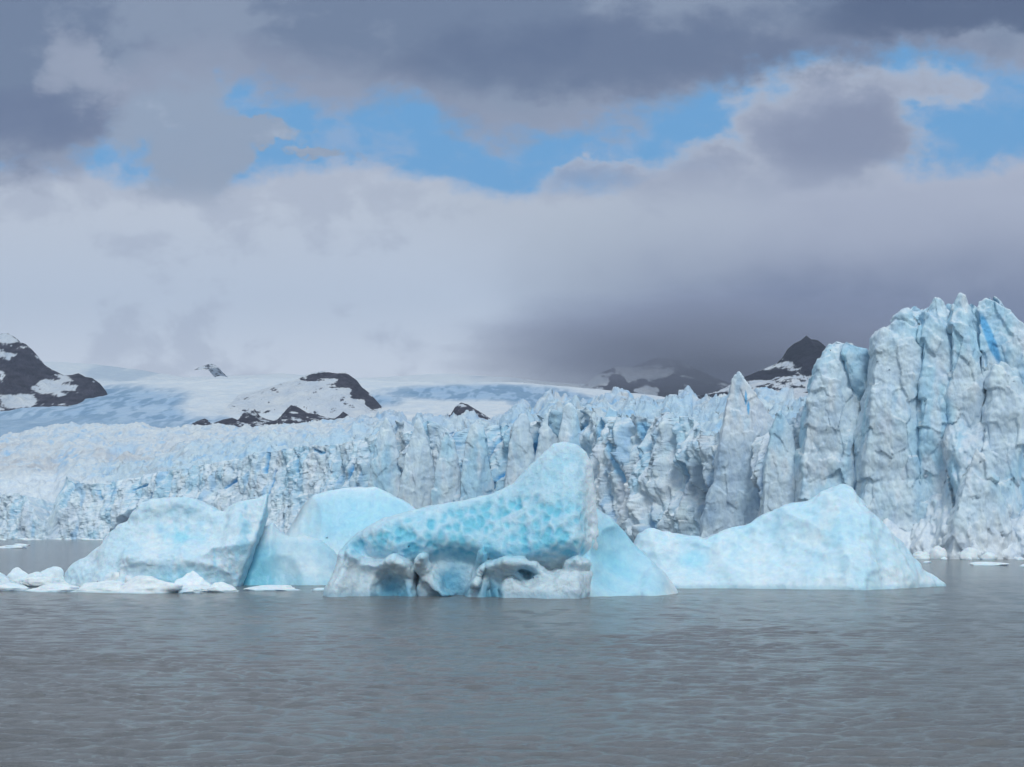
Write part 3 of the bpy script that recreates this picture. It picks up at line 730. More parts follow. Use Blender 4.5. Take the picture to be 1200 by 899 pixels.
def tpaint(g=0.3, bl=(), low=True):
    def fn(v, n):
        px, py = proj(v)
        c = cm(np.tile(np.array((0.68, 0.76, 0.80)), (len(v), 1)), WHITE, 0.4 + 0.5 * fbm(v, 4, 3, 5))
        c = cm(c, np.array((0.44, 0.66, 0.80)), 0.6 * sm(0, .4, fbm(v * np.array([1, 1, .4]), 4, 3, 15)))
        c = cm(c, WHITE, 0.7 * sm(0.4, .7, n[:, 2]))
        if not low:
            q1 = fbm(v * np.array([1, 1, .4]), 9, 4, 25); q2 = fbm(v * np.array([1, 1, .35]), 2.6, 4, 26)
            c = cm(np.tile(np.array((0.64, 0.785, 0.85)), (len(v), 1)), np.array((0.38, 0.66, 0.81)), .75 * sm(-.1, .4, q1)); c = cm(c, np.array((0.52, 0.65, 0.73)), .5 * sm(0, .4, -q1))
            c = cm(c, WHITE, .5 * sm(.1, .5, q2)); c = cm(c, WHITE, .9 * sm(12, 2, v[:, 2] + 3 * q2) * (px > 1040)); c = cm(c, WHITE, 0.6 * sm(0.35, .7, n[:, 2]))
        if low: c = cm(c, np.array((0.50, 0.66, 0.77)), sm(478, 540, py + 12 * fbm(v, 5, 3, 16)) * .8)
        if low: c = cm(c, np.array((0.36, 0.52, 0.66)), .6 * sm(0.1, .5, fbm(v * np.array([1, 1, .4]), 3, 3, 17)) * sm(500, 560, py))
        for e in bl: c = cm(c, np.array((0.16, 0.49, 0.79)), (1.9 + 1.2 * fbm(v, 1.5, 3, 44)) * ell(px - .38 * (py - e[1]) * (e[3] > 20), py, *e))
        return c
    return fn
tower([(824, 610), (838, 560), (845, 520), (849, 485), (853, 463), (858, 444), (863, 431), (868, 437), (877, 450), (886, 463), (896, 478), (908, 492), (918, 508), (926, 530), (934, 560), (944, 610), (950, 672), (815, 672)], 368, 4.6, 31,
      tpaint(bl=((874, 466, 1.6, 10), (877, 478, 1.8, 9))), crack=[[(872, 455, 3.5, .25), (875, 468, 4, .5), (879, 487, 4.5, .4)]])
B_ = 672
for k, (o_, D_, th_, cr_, bl_) in enumerate([
    ([(930, B_), (936, 600), (940, 520), (946, 470), (955, 445), (963, 420), (971, 406), (980, 397), (987, 402), (992, 405), (998, 404), (1002, 422), (1005, 460), (1012, 520), (1022, 600), (1028, B_)], 337, 6.5, None, ()),
    ([(1000, B_), (1006, 600), (1012, 520), (1018, 470), (1022, 425), (1027, 395), (1035, 385), (1043, 382), (1050, 370), (1058, 365), (1065, 361), (1071, 354), (1077, 357), (1084, 364), (1088, 400), (1095, 440), (1104, 500), (1112, 600), (1116, B_)], 326, 7.5, None, ()),
    ([(1068, B_), (1072, 560), (1077, 440), (1082, 365), (1090, 353), (1097, 346), (1105, 352), (1112, 363), (1118, 400), (1125, 470), (1130, 560), (1134, B_)], 322, 6.0, None, ()),
    ([(1100, B_), (1106, 600), (1109, 450), (1113, 364), (1118, 352), (1125, 345), (1132, 352), (1139, 361), (1142, 400), (1150, 470), (1158, 600), (1162, B_)], 318.5, 6.0, None, ()),
    ([(1136, B_), (1140, 600), (1145, 450), (1147, 370), (1149, 352), (1153, 337), (1160, 343), (1167, 350), (1176, 361), (1183, 374), (1190, 381), (1203, 386), (1230, 396), (1240, 500), (1250, B_)], 317, 7.0, [[(1151, 364, 2.5, .35), (1155, 380, 3.2, .8), (1160, 396, 3.8, 1.3), (1165, 412, 4.2, 1.1), (1167, 428, 5.0, .5)]], ((1160, 396, 6.5, 34),)),
    ([(1150, B_), (1155, 600), (1160, 450), (1165, 431), (1173, 420), (1181, 426), (1190, 442), (1200, 470), (1212, 600), (1218, B_)], 311, 5.0, None, ()),
    ([(1110, B_), (1120, 600), (1130, 556), (1139, 537), (1146, 524), (1151, 535), (1159, 552), (1172, 572), (1185, 602), (1195, B_)], 308, 4.5, None, ()),
    ([(884, B_), (892, 600), (897, 540), (903, 505), (909, 486), (914, 478), (920, 490), (927, 505), (934, 540), (942, 600), (950, B_)], 350, 4.0, None, ()),
    ([(424, B_), (430, 580), (438, 530), (446, 504), (452, 490), (457, 496), (463, 512), (470, 540), (478, 600), (484, B_)], 534, 6.0, None, ()),
    ([(462, B_), (468, 580), (476, 530), (484, 505), (490, 489), (495, 495), (501, 515), (508, 545), (518, 600), (524, B_)], 522, 6.0, None, ()),
    ([(500, B_), (506, 580), (512, 540), (518, 515), (524, 503), (531, 512), (538, 540), (548, 600), (556, B_)], 506, 5.0, None, ()),
    ([(534, B_), (540, 570), (545, 520), (552, 500), (558, 494), (566, 500), (572, 530), (580, 580), (588, B_)], 494, 5.0, None, ()),
    ([(586, B_), (590, 580), (597, 520), (603, 494), (611, 482), (618, 486), (623, 510), (630, 560), (638, B_)], 474, 5.0, None, ()),
    ([(618, B_), (624, 580), (630, 520), (636, 490), (644, 477), (650, 484), (655, 510), (663, 560), (672, B_)], 460, 5.0, None, ()),
    ([(646, B_), (650, 560), (655, 510), (660, 480), (667, 472), (675, 480), (683, 510), (690, 560), (700, B_)], 452, 5.0, None, ()),
    ([(690, B_), (696, 580), (702, 530), (708, 492), (714, 476), (722, 484), (730, 520), (738, 570), (746, B_)], 438, 5.0, None, ()),
    ([(752, B_), (758, 590), (764, 540), (770, 500), (777, 486), (784, 498), (790, 530), (798, 580), (806, B_)], 414, 5.0, None, ()),
    ([(786, B_), (792, 600), (799, 560), (806, 528), (814, 512), (822, 524), (830, 560), (838, 600), (846, B_)], 396, 4.5, None, ())]):
    tower([(a_, b_ + 1.5 * math.sin(a_ * 1.7 + k)) if b_ < 560 else (a_, b_) for a_, b_ in o_], D_ + (7.5 if D_ < 345 and k != 6 else 2.0), th_, 60 + k, tpaint(bl=bl_, low=False), h=0.27 if D_ < 360 else 0.38, name='ice_tower', crack=cr_)
print('towers', round(time.time() - T0, 1))

# ------------------------------------------------------------------ glacier surface behind the front
us = np.arange(-160, 1330, 1.25); nu = len(us)
Yf = np.interp(us, fpx, fl[:, 1]); Cf = wz(interp(us, [(-160, 604), (62, 604), (80, 575)] + [c_ for c_ in crest if c_[0] > 90]), Yf)
yr = 7.0 * sm(480, 300, us) + 8.0 * sm(440, 480, us) * sm(620, 580, us) + interp(us, [(-160, 522), (-40, 516), (0, 513), (30, 508), (60, 504), (100, 502), (130, 503), (160, 499), (200, 502), (260, 499), (300, 501), (350, 502), (400, 500), (430, 496), (470, 490), (520, 490), (560, 492), (600, 486), (640, 478), (700, 474), (760, 474), (830, 472), (860, 474), (930, 474), (1000, 478), (1330, 480)])
Dr = interp(us, [(-160, 520), (0, 480), (300, 380), (450, 230), (600, 150), (750, 120), (900, 110), (1330, 100)])
rows = 1.3 * np.linspace(0.0, 1.0, 340) ** 1.7
R_, U_ = np.meshgrid(rows, us, indexing='ij')
DD = R_ * Dr[None]
YY = Yf[None] + 26 + DD; XX = (U_ - CX) * YY / F
zr = wz(yr, Yf + 26 + Dr)
t = np.clip(R_, 0, 1)
base0 = np.minimum(Cf, zr) - 6
ZZ = base0[None] + (zr - base0)[None] * (1 - (1 - t) ** 1.5) - sm(1.0, 1.3, R_) * 26 - 14 * sm(40, 0, DD)
xf, yf_ = XX.ravel(), YY.ravel()
p = np.stack([xf, yf_, xf * 0], 1)
mm = sm(360, 480, U_).ravel()
wq = 4 * fbm(p, 25, 2, 33)
ser = pyr(xf + wq, yf_ * 0.55, 12, 301) * 8 + pyr(xf + wq, yf_ * .7, 5, 302) * 3.0 + pyr(xf, yf_, 2.2, 303) * 1.1
nf = sm(150, 10, DD.ravel() - 0 * xf)
wq2 = 1.5 * fbm(p, 6, 2, 35)
jag = (pyr(xf + wq2, yf_ * .8, 8.5, 321) - .4) * 6.0 + (pyr(xf + wq2, yf_, 4.0, 322) - .4) * 2.2
und = 8.0 * fbm(p, 70, 3, 304) + 4.5 * fbm(p, 26, 5, 305, ridged=True) + pyr(xf + wq, yf_, 15, 306) * 5.0 + pyr(xf, yf_ + wq, 5.6, 309) * 2.2 - 1.5
ff1, fi1 = fracture(xf + wq2, yf_ * .7, 8.0, 331, .40, 1.7)
ff2, fi2 = fracture(xf + wq2, yf_, 3.2, 332, .40, .45)
zz = ZZ.ravel() + (ff1 * .8 + ff2) * (0.35 + .65 * np.maximum(nf, mm)) + lerp(und - 1.5, ser * 1.25 - 6.0, mm) + nf * (1 - .5 * mm) * jag
v = np.stack([xf, yf_, zz], 1)
q = gridq(len(rows), nu)
n = vnormals(v, q)
px, py = proj(v)
c = np.tile(WHITE * 0.80, (len(v), 1))
c = cm(c, np.array((0.46, 0.60, 0.72)), 0.9 * sm(-0.05, 0.45, fbm(v, 9, 4, 311) + 0.4 * mm + .5 * (fi1 - .5)))
c = cm(c, np.array((0.50, 0.70, 0.80)), 0.7 * nf)
c = cm(c, np.array((0.30, 0.54, 0.76)), 0.7 * sm(0.25, 0.55, fbm(v, 5, 3, 312)))
dl = sm(-0.05, 0.35, fbm(v * np.array([.5, .5, 3]), 14, 4, 313)) * np.clip(1.5 * (ell(px, py, 110, 538, 160, 24) + ell(px, py, 10, 532, 60, 26)), 0, 1)
c = cm(c, np.array((0.48, 0.47, 0.47)), 0.55 * dl)
c = cm(c, np.array((0.45, 0.44, 0.42)), 0.5 * sm(0.3, 0.5, fbm(v, 7, 4, 314)) * mm)
c = cm(c, WHITE * .9, 0.5 * sm(0.8, 0.98, n[:, 2]))
c = cm(c, WHITE * .92, 0.8 * np.clip(1.6 * ell(px, py, 60, 575, 90, 26), 0, 1))
fo = mesh('crevassed_top', v, q, M_field, c); reparent(fo, glacier)
tag(glacier, 'crevassed glacier ending in a ragged blue white ice cliff across the whole lake', 'glacier')
print('field', round(time.time() - T0, 1))

# rubble at the foot of the cliff, right
G3 = 'ice boulders heaped at the foot of the right cliff'
r = np.random.default_rng(5)
for k in range(80):
    a = 1062 + 145 * r.random(); w_ = 5 + 17 * r.random() ** 2; b = 649 + 7.5 * r.random() ** 0.7
    chunk(a, a + w_, b - w_ * (0.3 + .45 * r.random()), b, 'white ice boulder in the rubble below the tall right cliff', G3, 400 + k, 0.0, hi=False)
G4 = 'small bergy bits at the foot of the left ice front'
for k in range(16):
    a = -10 + 150 * r.random(); w_ = 4 + 9 * r.random(); b = 632.2 + 1.2 * r.random()
    chunk(a, a + w_, b - 1.2 - 1.4 * r.random(), b, 'small white ice bit at the waterline of the far left ice front', G4, 500 + k, 0.0, hi=False)

# ------------------------------------------------------------------ far terrain
def terrain(name, outline, D0, D1, D2, zbase, rough, seed, paint, mat, step=1.6, ncr=90, mountain=0.5, pw=1.0, lab=None, cat=None, parent=None, bell=False):
    """crest (photo outline) stands at depth D1; slope falls to zbase at D0 and behind to D2"""
    u0, u1 = outline[0][0], outline[-1][0]
    us = np.arange(u0, u1 + step, step)
    zc = wz(interp(us, outline), D1)
    Xc = wx(us, D1)
    rows = np.concatenate([np.linspace(0, 1, ncr), 1 + np.linspace(0, 1, 16)[1:]])
    R_, U_ = np.meshgrid(rows, Xc, indexing='ij')
    Yg = np.where(R_ <= 1, D0 + (D1 - D0) * R_, D1 + (D2 - D1) * (R_ - 1))
    prof = np.where(R_ <= 1, np.clip(R_, 0, 1) ** pw, 1 - (R_ - 1) * 0.7)
    zg = zbase + (zc - zbase)[None] * prof
    p = np.stack([U_.ravel(), Yg.ravel(), zg.ravel() * 0], 1)
    w_ = (0.25 + 0.75 * np.sin(np.clip(prof, 0, 1) * np.pi)).ravel()
    zz = zg.ravel() + w_ * rough * (fbm(p, rough * 9, 6, seed, ridged=True) * mountain + fbm(p, rough * 5, 6, seed + 3) * (1 - mountain))
    v = np.stack([U_.ravel(), Yg.ravel(), zz], 1); q = gridq(len(rows), len(us))
    n = vnormals(v, q); px, py = proj(v)
    o = mesh(name, v, q, mat, paint(v, n, px, py))
    if lab: tag(o, lab, cat)
    else: o['kind'] = 'structure'
    return o
ROCK = np.array((0.030, 0.032, 0.048)); SNOW = np.array((0.63, 0.68, 0.73)); BICE = np.array((0.20, 0.335, 0.49))
def rocky(th, sc, seed, rk=ROCK, spots=()):
    def fn(v, n, px, py):
        s = 1.35 * fbm(v * np.array([1, .4, 1.8]), sc, 7, seed, gain=.68) + 0.16 * fbm(v * np.array([1, .5, 2.5]), sc * .12, 4, seed + 7) + 0.5 * (n[:, 2] - 0.75)
        for a_, e in spots: s = s + a_ * .7 * np.clip(1.5 * ell(px, py, *e), 0, 1) * (1 + 1.2 * s)
        m = sm(th - 0.04, th + 0.06, s)
        rkc = cm(np.tile(rk, (len(v), 1)), rk * np.array((2.6, 2.4, 2.2)), 0.5 + .9 * fbm(v * np.array([1, .5, 3]), sc * .3, 4, seed + 1))
        return cm(rkc, SNOW, m)
    return fn
def icefall(v, n, px, py):
    w = fbm(v * np.array([1, .12, 1]), 60, 5, 401)
    c = np.tile(SNOW, (len(v), 1))
    cr = sm(-0.10, 0.10, fbm(v * np.array([1, .08, 1]), 13, 4, 402) + .2 * w)
    b = np.clip(1.6 * (ell(px, py, 130, 478, 150, 30) + ell(px, py, 30, 500, 260, 32) + ell(px, py, 330, 470, 90, 7) + ell(px, py, 560, 460, 130, 11) + ell(px, py, 420, 470, 60, 9) + ell(px, py, 650, 470, 60, 12)), 0, 1)
    b = b * (1 - 0.97 * np.clip(1.7 * (ell(px + .8 * (py - 470), py, 262, 470, 58, 24)), 0, 1))
    b = np.clip(b + .4 * w * (b > .05), 0, 1)
    c = cm(c, BICE * 1.25, b * 0.75)
    c = cm(c, BICE * .9, b * cr * .8)
    c = cm(c, np.array((0.30, 0.42, 0.55)), 0.7 * np.clip(1.5 * ell(px, py, 20, 505, 230, 20), 0, 1))
    return c
terrain('snow_slope', [(-700, 474), (-400, 470), (-60, 468), (60, 455), (110, 448), (200, 446), (300, 444), (380, 443), (450, 446), (520, 449), (600, 448), (660, 452), (700, 456), (800, 468), (1000, 476)], 1150, 3000, 3800, 30, 14, 11, icefall, M_snow, mountain=.3, pw=1.45, ncr=260)
terrain('snow_plateau', [(-600, 425), (0, 425), (60, 424), (110, 427), (160, 433), (215, 442), (260, 441), (330, 438), (400, 444), (470, 441), (520, 438), (600, 443), (650, 448), (760, 455), (1500, 470)], 4200, 6500, 8000, 200, 16, 21, lambda v, n, px, py: cm(np.tile(SNOW, (len(v), 1)), BICE, .4 * sm(0, .4, fbm(v * np.array([1, .2, 1]), 200, 5, 3))), M_snow, mountain=.2, ncr=70)
terrain('mountain', [(-340, 400), (-200, 350), (-100, 372), (-50, 378), (-20, 388), (0, 392), (8, 391), (14, 394), (20, 398), (24, 402), (30, 404), (38, 411), (46, 420), (52, 428), (60, 433), (68, 437), (75, 441), (84, 441), (92, 439), (100, 443), (108, 444), (117, 450), (124, 460), (130, 470)], 2250, 2750, 3200, 90, 16, 31,
        rocky(0.30, 45, 32, spots=((1.0, (8, 420, 16, 7)), (1.0, (10, 397, 14, 6)), (.9, (70, 452, 24, 14)), (1.2, (22, 470, 26, 10)), (-.9, (30, 435, 22, 20)), (-.7, (97, 443, 16, 6)), (.5, (0, 440, 7, 6)))), M_rock, step=.6)
def outcrop(out, D1, seed, th=0.2, spots=(), depth=160, zb=None):
    zb = wz(max(p[1] for p in out) + 3, D1) - 20 if zb is None else zb
    return terrain('rock_outcrop', out, D1 - depth, D1, D1 + depth, zb, 6, seed, rocky(th, 22, seed, spots=spots), M_rock, step=.4, ncr=110, pw=.8)
outcrop([(280, 463), (305, 457), (330, 450), (345, 446), (352, 443), (362, 438), (372, 436), (380, 435), (388, 437), (396, 438), (404, 436), (410, 440), (418, 446), (424, 454), (432, 460), (440, 468), (446, 475), (452, 482)], 2550, 51, -0.42, spots=((-.95, (385, 440, 30, 5)), (-.9, (408, 447, 18, 9)), (-1.0, (422, 459, 15, 11)), (-1.0, (438, 472, 14, 10)), (-.8, (362, 444, 16, 4)), (-.7, (392, 452, 18, 4))))
outcrop([(232, 500), (236, 492), (240, 491), (246, 494), (252, 496), (262, 492), (272, 490), (280, 493), (290, 487), (292, 478), (298, 479), (305, 488), (312, 491), (320, 493), (332, 489), (336, 480), (341, 475), (350, 478), (360, 484), (372, 486), (382, 489), (395, 492), (410, 497), (420, 501)], 2250, 52, 0.34)
outcrop([(396, 490), (402, 482), (408, 486), (414, 494)], 2260, 55, 0.4)
outcrop([(474, 498), (482, 494), (496, 491), (505, 489), (515, 488), (528, 486), (534, 476), (540, 472), (548, 474), (556, 479), (565, 484), (574, 490), (582, 500)], 2150, 53, 0.30)
outcrop([(240, 430), (244, 427), (248, 425.5), (252, 428), (256, 431)], 6000, 54, -0.1, depth=200)
terrain('dark_peak', [(760, 475), (800, 468), (830, 462), (850, 455), (870, 443), (885, 437), (900, 431), (910, 427), (918, 419), (923, 410), (930, 404), (938, 400), (945, 394), (950, 398), (958, 399), (965, 404), (974, 415), (985, 428), (1000, 440), (1060, 470)], 2900, 3500, 4200, 230, 26, 61,
        rocky(0.20, 60, 62, rk=np.array((0.012, 0.013, 0.024)), spots=((-1.0, (945, 410, 30, 20)), (.55, (935, 445, 36, 14)), (.4, (900, 455, 30, 10)))), M_rock, step=.7, ncr=150)
terrain('clouded_mountain', [(640, 478), (660, 470), (684, 452), (700, 440), (720, 430), (740, 432), (770, 420), (800, 424), (830, 440), (860, 452), (900, 462), (940, 476)], 4300, 4900, 5600, 330, 34, 71,
        rocky(0.12, 110, 72, rk=np.array((0.02, 0.022, 0.035)), spots=((1.0, (758, 458, 18, 9)), (-.8, (722, 455, 16, 20)), (-.6, (790, 452, 12, 16)), (.8, (690, 464, 14, 5)), (.9, (713, 449, 9, 4)))), M_rock, step=.8, ncr=120)
print('terrain', round(time.time() - T0, 1))

# ------------------------------------------------------------------ water
dist = [22.0]
while dist[-1] < 210: dist.append(dist[-1] * 1.0026 + 0.02)
while dist[-1] < 7000: dist.append(dist[-1] * 1.12)
dist = np.array(dist)
rows_near = np.array([-400, -60, 5.0]); dist = np.concatenate([rows_near, dist])
uu = np.concatenate([[-40, -8, -3, -1.2, -0.6], np.linspace(-0.42, 0.42, 560), [0.6, 1.2, 3, 8, 40]])
Dg, Ug = np.meshgrid(dist, uu, indexing='ij')
Xg = Ug * np.maximum(Dg, 30); xf, yf_ = Xg.ravel(), Dg.ravel()
zz = np.zeros(len(xf)); r = np.random.default_rng(3)
p = np.stack([xf, yf_, xf * 0], 1)
wx_ = xf + 1.6 * fbm(p, 5, 3, 1); wy_ = yf_ + 1.6 * fbm(p, 5, 3, 2)
for k in range(40):
    lam = 0.27 * 1.054 ** k * (0.9 + .2 * r.random()); an = math.radians(88 + 95 * (r.random() - .5)); kk = 2 * math.pi / lam
    fade = 1 - sm(18 * lam * 2.2, 60 * lam * 2.2, yf_)
    zz += fade * 0.0068 * lam ** 0.9 * np.sin(kk * (wx_ * math.cos(an) + wy_ * math.sin(an)) + r.random() * 6.28)
zz *= (1 + 0.9 * fbm(p * np.array([.5, 1, 1]), 9, 3, 4)) * sm(20, 26, yf_) * sm(260, 180, yf_)
M_water, nt, b = new_mat('lake_water')
pos = N(nt, 'ShaderNodeNewGeometry').outputs['Position']
v1 = mapping(nt, pos, (0.8, 1, 1)); n1 = noise(nt, v1, 4.2, 6, 0.7, 0.4); n2 = noise(nt, v1, 9, 3, 0.55); n3 = noise(nt, mapping(nt, pos, (0.04, 0.12, 1)), 0.5, 3, 0.5)
ad = N(nt, 'ShaderNodeMath', operation='MULTIPLY_ADD'); nt.links.new(n2.outputs['Fac'], ad.inputs[0]); ad.inputs[1].default_value = 0.25; nt.links.new(n1.outputs['Fac'], ad.inputs[2])
bp = N(nt, 'ShaderNodeBump'); bp.inputs['Distance'].default_value = 0.13; bp.inputs['Strength'].default_value = 0.9
nt.links.new(ad.outputs[0], bp.inputs['Height']); nt.links.new(bp.outputs[0], b.inputs['Normal'])
nt.links.new(ramp(nt, n3.outputs['Fac'], [(0.35, (0.144, 0.151, 0.158)), (0.65, (0.166, 0.173, 0.179))]), b.inputs['Base Color'])
b.inputs['Roughness'].default_value = 0.11; b.inputs['IOR'].default_value = 1.333
wo = mesh('water', np.stack([xf, yf_, zz], 1), gridq(len(dist), len(uu)), M_water); wo['kind'] = 'structure'

# ------------------------------------------------------------------ air
def box(name, x0, x1, y0, y1, z0, z1, mat):
    v = np.array([(a, b_, c_) for a in (x0, x1) for b_ in (y0, y1) for c_ in (z0, z1)], float)
    q = np.array([(0, 1, 3, 2), (4, 6, 7, 5), (0, 4, 5, 1), (2, 3, 7, 6), (0, 2, 6, 4), (1, 5, 7, 3)])
    return mesh(name, v, q, mat, smooth=False)
M_haze, nt, b = new_mat('haze_air'); nt.nodes.remove(b)
pv = N(nt, 'ShaderNodeVolumePrincipled'); pv.inputs['Color'].default_value = (0.60, 0.74, 0.95, 1); pv.inputs['Density'].default_value = 5.5e-5
nt.links.new(pv.outputs[0], nt.nodes['Material Output'].inputs['Volume'])
hz = box('haze', -6000, 6000, -900, 8600, -3, 1200, M_haze); hz['kind'] = 'stuff'
M_cl, nt, b = new_mat('mountain_cloud'); nt.nodes.remove(b)
pv = N(nt, 'ShaderNodeVolumePrincipled'); pv.inputs['Color'].default_value = (0.68, 0.74, 1.0, 1)
tco = N(nt, 'ShaderNodeTexCoord'); vm = N(nt, 'ShaderNodeVectorMath', operation='LENGTH'); nt.links.new(tco.outputs['Object'], vm.inputs[0])
nn = noise(nt, tco.outputs['Object'], 2.2, 4, 0.6)
a1 = N(nt, 'ShaderNodeMath', operation='MULTIPLY_ADD'); nt.links.new(nn.outputs['Fac'], a1.inputs[0]); a1.inputs[1].default_value = -1.1; a1.inputs[2].default_value = 1.5
a2 = N(nt, 'ShaderNodeMath', operation='SUBTRACT', use_clamp=True); nt.links.new(a1.outputs[0], a2.inputs[0]); nt.links.new(vm.outputs['Value'], a2.inputs[1])
a3 = N(nt, 'ShaderNodeMath', operation='MULTIPLY'); nt.links.new(a2.outputs[0], a3.inputs[0]); a3.inputs[1].default_value = 0.0075
nt.links.new(a3.outputs[0], pv.inputs['Density']); nt.links.new(pv.outputs[0], nt.nodes['Material Output'].inputs['Volume'])
cv, cq = ico(4); cl = mesh('cloud', cv, cq, M_cl); cl.location = (600, 4150, 515); cl.scale = (900, 450, 190); cl['kind'] = 'stuff'


# ------------------------------------------------------------------ sky: procedural clouds over the sky texture
w = bpy.data.worlds.new('World'); bpy.context.scene.world = w; w.use_nodes = True
nt = w.node_tree; nt.nodes.clear()
class E:
    def __init__(s, o): s.o = o
    @staticmethod
    def op(kind, *a, clamp=False):
        m = nt.nodes.new('ShaderNodeMath'); m.operation = kind; m.use_clamp = clamp
        for i, x in enumerate(a):
            if isinstance(x, E): nt.links.new(x.o, m.inputs[i])
            else: m.inputs[i].default_value = x
        return E(m.outputs[0])
    def __add__(s, o): return E.op('ADD', s, o)
    __radd__ = __add__
    def __sub__(s, o): return E.op('SUBTRACT', s, o)
    def __rsub__(s, o): return E.op('SUBTRACT', o, s)
    def __mul__(s, o): return E.op('MULTIPLY', s, o)
    __rmul__ = __mul__
    def __truediv__(s, o): return E.op('DIVIDE', s, o)
def sstep(a, b, x):
    m = nt.nodes.new('ShaderNodeMapRange'); m.interpolation_type = 'SMOOTHSTEP'; m.clamp = True
    m.inputs['From Min'].default_value = a; m.inputs['From Max'].default_value = b
    nt.links.new(x.o, m.inputs['Value']); return E(m.outputs[0])
def curve(x, pts, x0, x1, y0, y1):
    xx = (x - x0) * (1.0 / (x1 - x0)); m = nt.nodes.new('ShaderNodeFloatCurve'); cu = m.mapping.curves[0]
    P_ = [((a - x0) / (x1 - x0), (b - y0) / (y1 - y0)) for a, b in pts]
    cu.points[0].location = P_[0]; cu.points[1].location = P_[-1]
    for a in P_[1:-1]: cu.points.new(*a)
    m.mapping.update(); nt.links.new(xx.o, m.inputs['Value'])
    return E(m.outputs[0]) * (y1 - y0) + y0
def wmix(a, b, fac):
    m = nt.nodes.new('ShaderNodeMix'); m.data_type = 'RGBA'
    nt.links.new(fac.o, m.inputs[0]) if isinstance(fac, E) else setattr(m.inputs[0], 'default_value', fac)
    for sck, val in ((m.inputs[6], a), (m.inputs[7], b)):
        if isinstance(val, tuple): sck.default_value = (*val, 1)
        else: nt.links.new(val, sck)
    return m.outputs[2]
def srgb(r_, g_, b_, k=1.0):
    return tuple(k * (((c_ / 255 + 0.055) / 1.055) ** 2.4) for c_ in (r_, g_, b_))
tc = nt.nodes.new('ShaderNodeTexCoord'); sp = nt.nodes.new('ShaderNodeSeparateXYZ'); nt.links.new(tc.outputs['Generated'], sp.inputs[0])
dx, dy, dz = E(sp.outputs[0]), E(sp.outputs[1]), E(sp.outputs[2])
dyc = E.op('MAXIMUM', dy, 0.08)
U = dx / dyc * (F / 100) + 6.0; V = 6.12 - dz / dyc * (F / 100)   # hundreds of photo pixels
cb = nt.nodes.new('ShaderNodeCombineXYZ'); nt.links.new(U.o, cb.inputs[0]); nt.links.new((V * 1.5).o, cb.inputs[1])
def wn(scale, detail, rough=0.55, dist=0.0, off=0.0):
    n = nt.nodes.new('ShaderNodeTexNoise'); n.inputs['Scale'].default_value = scale; n.inputs['Detail'].default_value = detail
    n.inputs['Roughness'].default_value = rough; n.inputs['Distortion'].default_value = dist
    mp = nt.nodes.new('ShaderNodeMapping'); mp.inputs['Location'].default_value = (off, off * .7, off); nt.links.new(cb.outputs[0], mp.inputs[0]); nt.links.new(mp.outputs[0], n.inputs['Vector'])
    return (E(n.outputs['Fac']) - 0.5) * 2.4
nA = wn(0.9, 9, 0.6, 0.2, 1.3); nB = wn(0.35, 5, 0.5, 0.0, 7.7); nC = wn(2.2, 8, 0.6, 0.2, 4.1)
UW = U + wn(0.8, 6, 0.6, 0, 11.0) * 0.75; VW = V + wn(1.0, 6, 0.6, 0, 23.0) * 0.5
def blob(cx_, cy_, rx_, ry_):
    a = (UW - cx_) * (1 / rx_); b_ = (VW - cy_) * (1 / ry_)
    return 1.0 - (a * a + b_ * b_)
K = 10.0    # the Background strength is 0.1, so cloud colours are ten times display-linear
def sk(r_, g_, b_, k=1.0): return srgb(r_, g_, b_, k * K)
sky = nt.nodes.new('ShaderNodeTexSky'); sky.sky_type = 'NISHITA'; sky.sun_disc = False
sky.sun_elevation = math.radians(46); sky.sun_rotation = math.radians(172); sky.air_density = 1.0; sky.dust_density = 0.6; sky.ozone_density = 1.5
blue_sky = wmix(sky.outputs[0], sk(92, 160, 215), 0.8)
# right-to-left and vertical shading of the low cloud bank
bank = curve(U, [(-4, 2.05), (0, 2.02), (1.2, 2.05), (2.2, 2.2), (3.2, 2.02), (4.0, 2.0), (5.0, 2.05), (5.6, 2.2), (6.6, 2.3), (7.1, 2.15), (7.8, 1.9), (8.6, 1.7), (9.6, 1.6), (10.3, 1.85), (10.8, 1.95), (12, 1.90), (16, 2.0)], -4, 16, 0, 6)
a_bank = sstep(-0.16, 0.16, V - bank + nA * 0.35 + nC * 0.18)
base_l = wmix(sk(192, 201, 216), sk(190, 203, 222), sstep(2.2, 3.6, V))
base_l = wmix(base_l, sk(210, 220, 235), sstep(3.4, 4.4, V))
base_m = wmix(sk(181, 191, 206), sk(150, 163, 186), sstep(2.2, 4.2, V))
base_r = wmix(sk(170, 178, 198), sk(108, 120, 152), sstep(2.0, 4.1, V + nB * 0.8))
c_bank = wmix(base_l, base_m, sstep(4.2, 7.0, U + nB * 1.5 - (V - 3.0) * 0.5))
c_bank = wmix(c_bank, base_r, sstep(6.3, 9.8, U + nB * 1.2))
c_bank = wmix(c_bank, sk(188, 193, 208), sstep(0.28, 0.0, V - bank + nA * .3) * 0.40)
c_bank = wmix(c_bank, sk(150, 160, 184), sstep(0.0, 0.35, nA + nB) * 0.35)
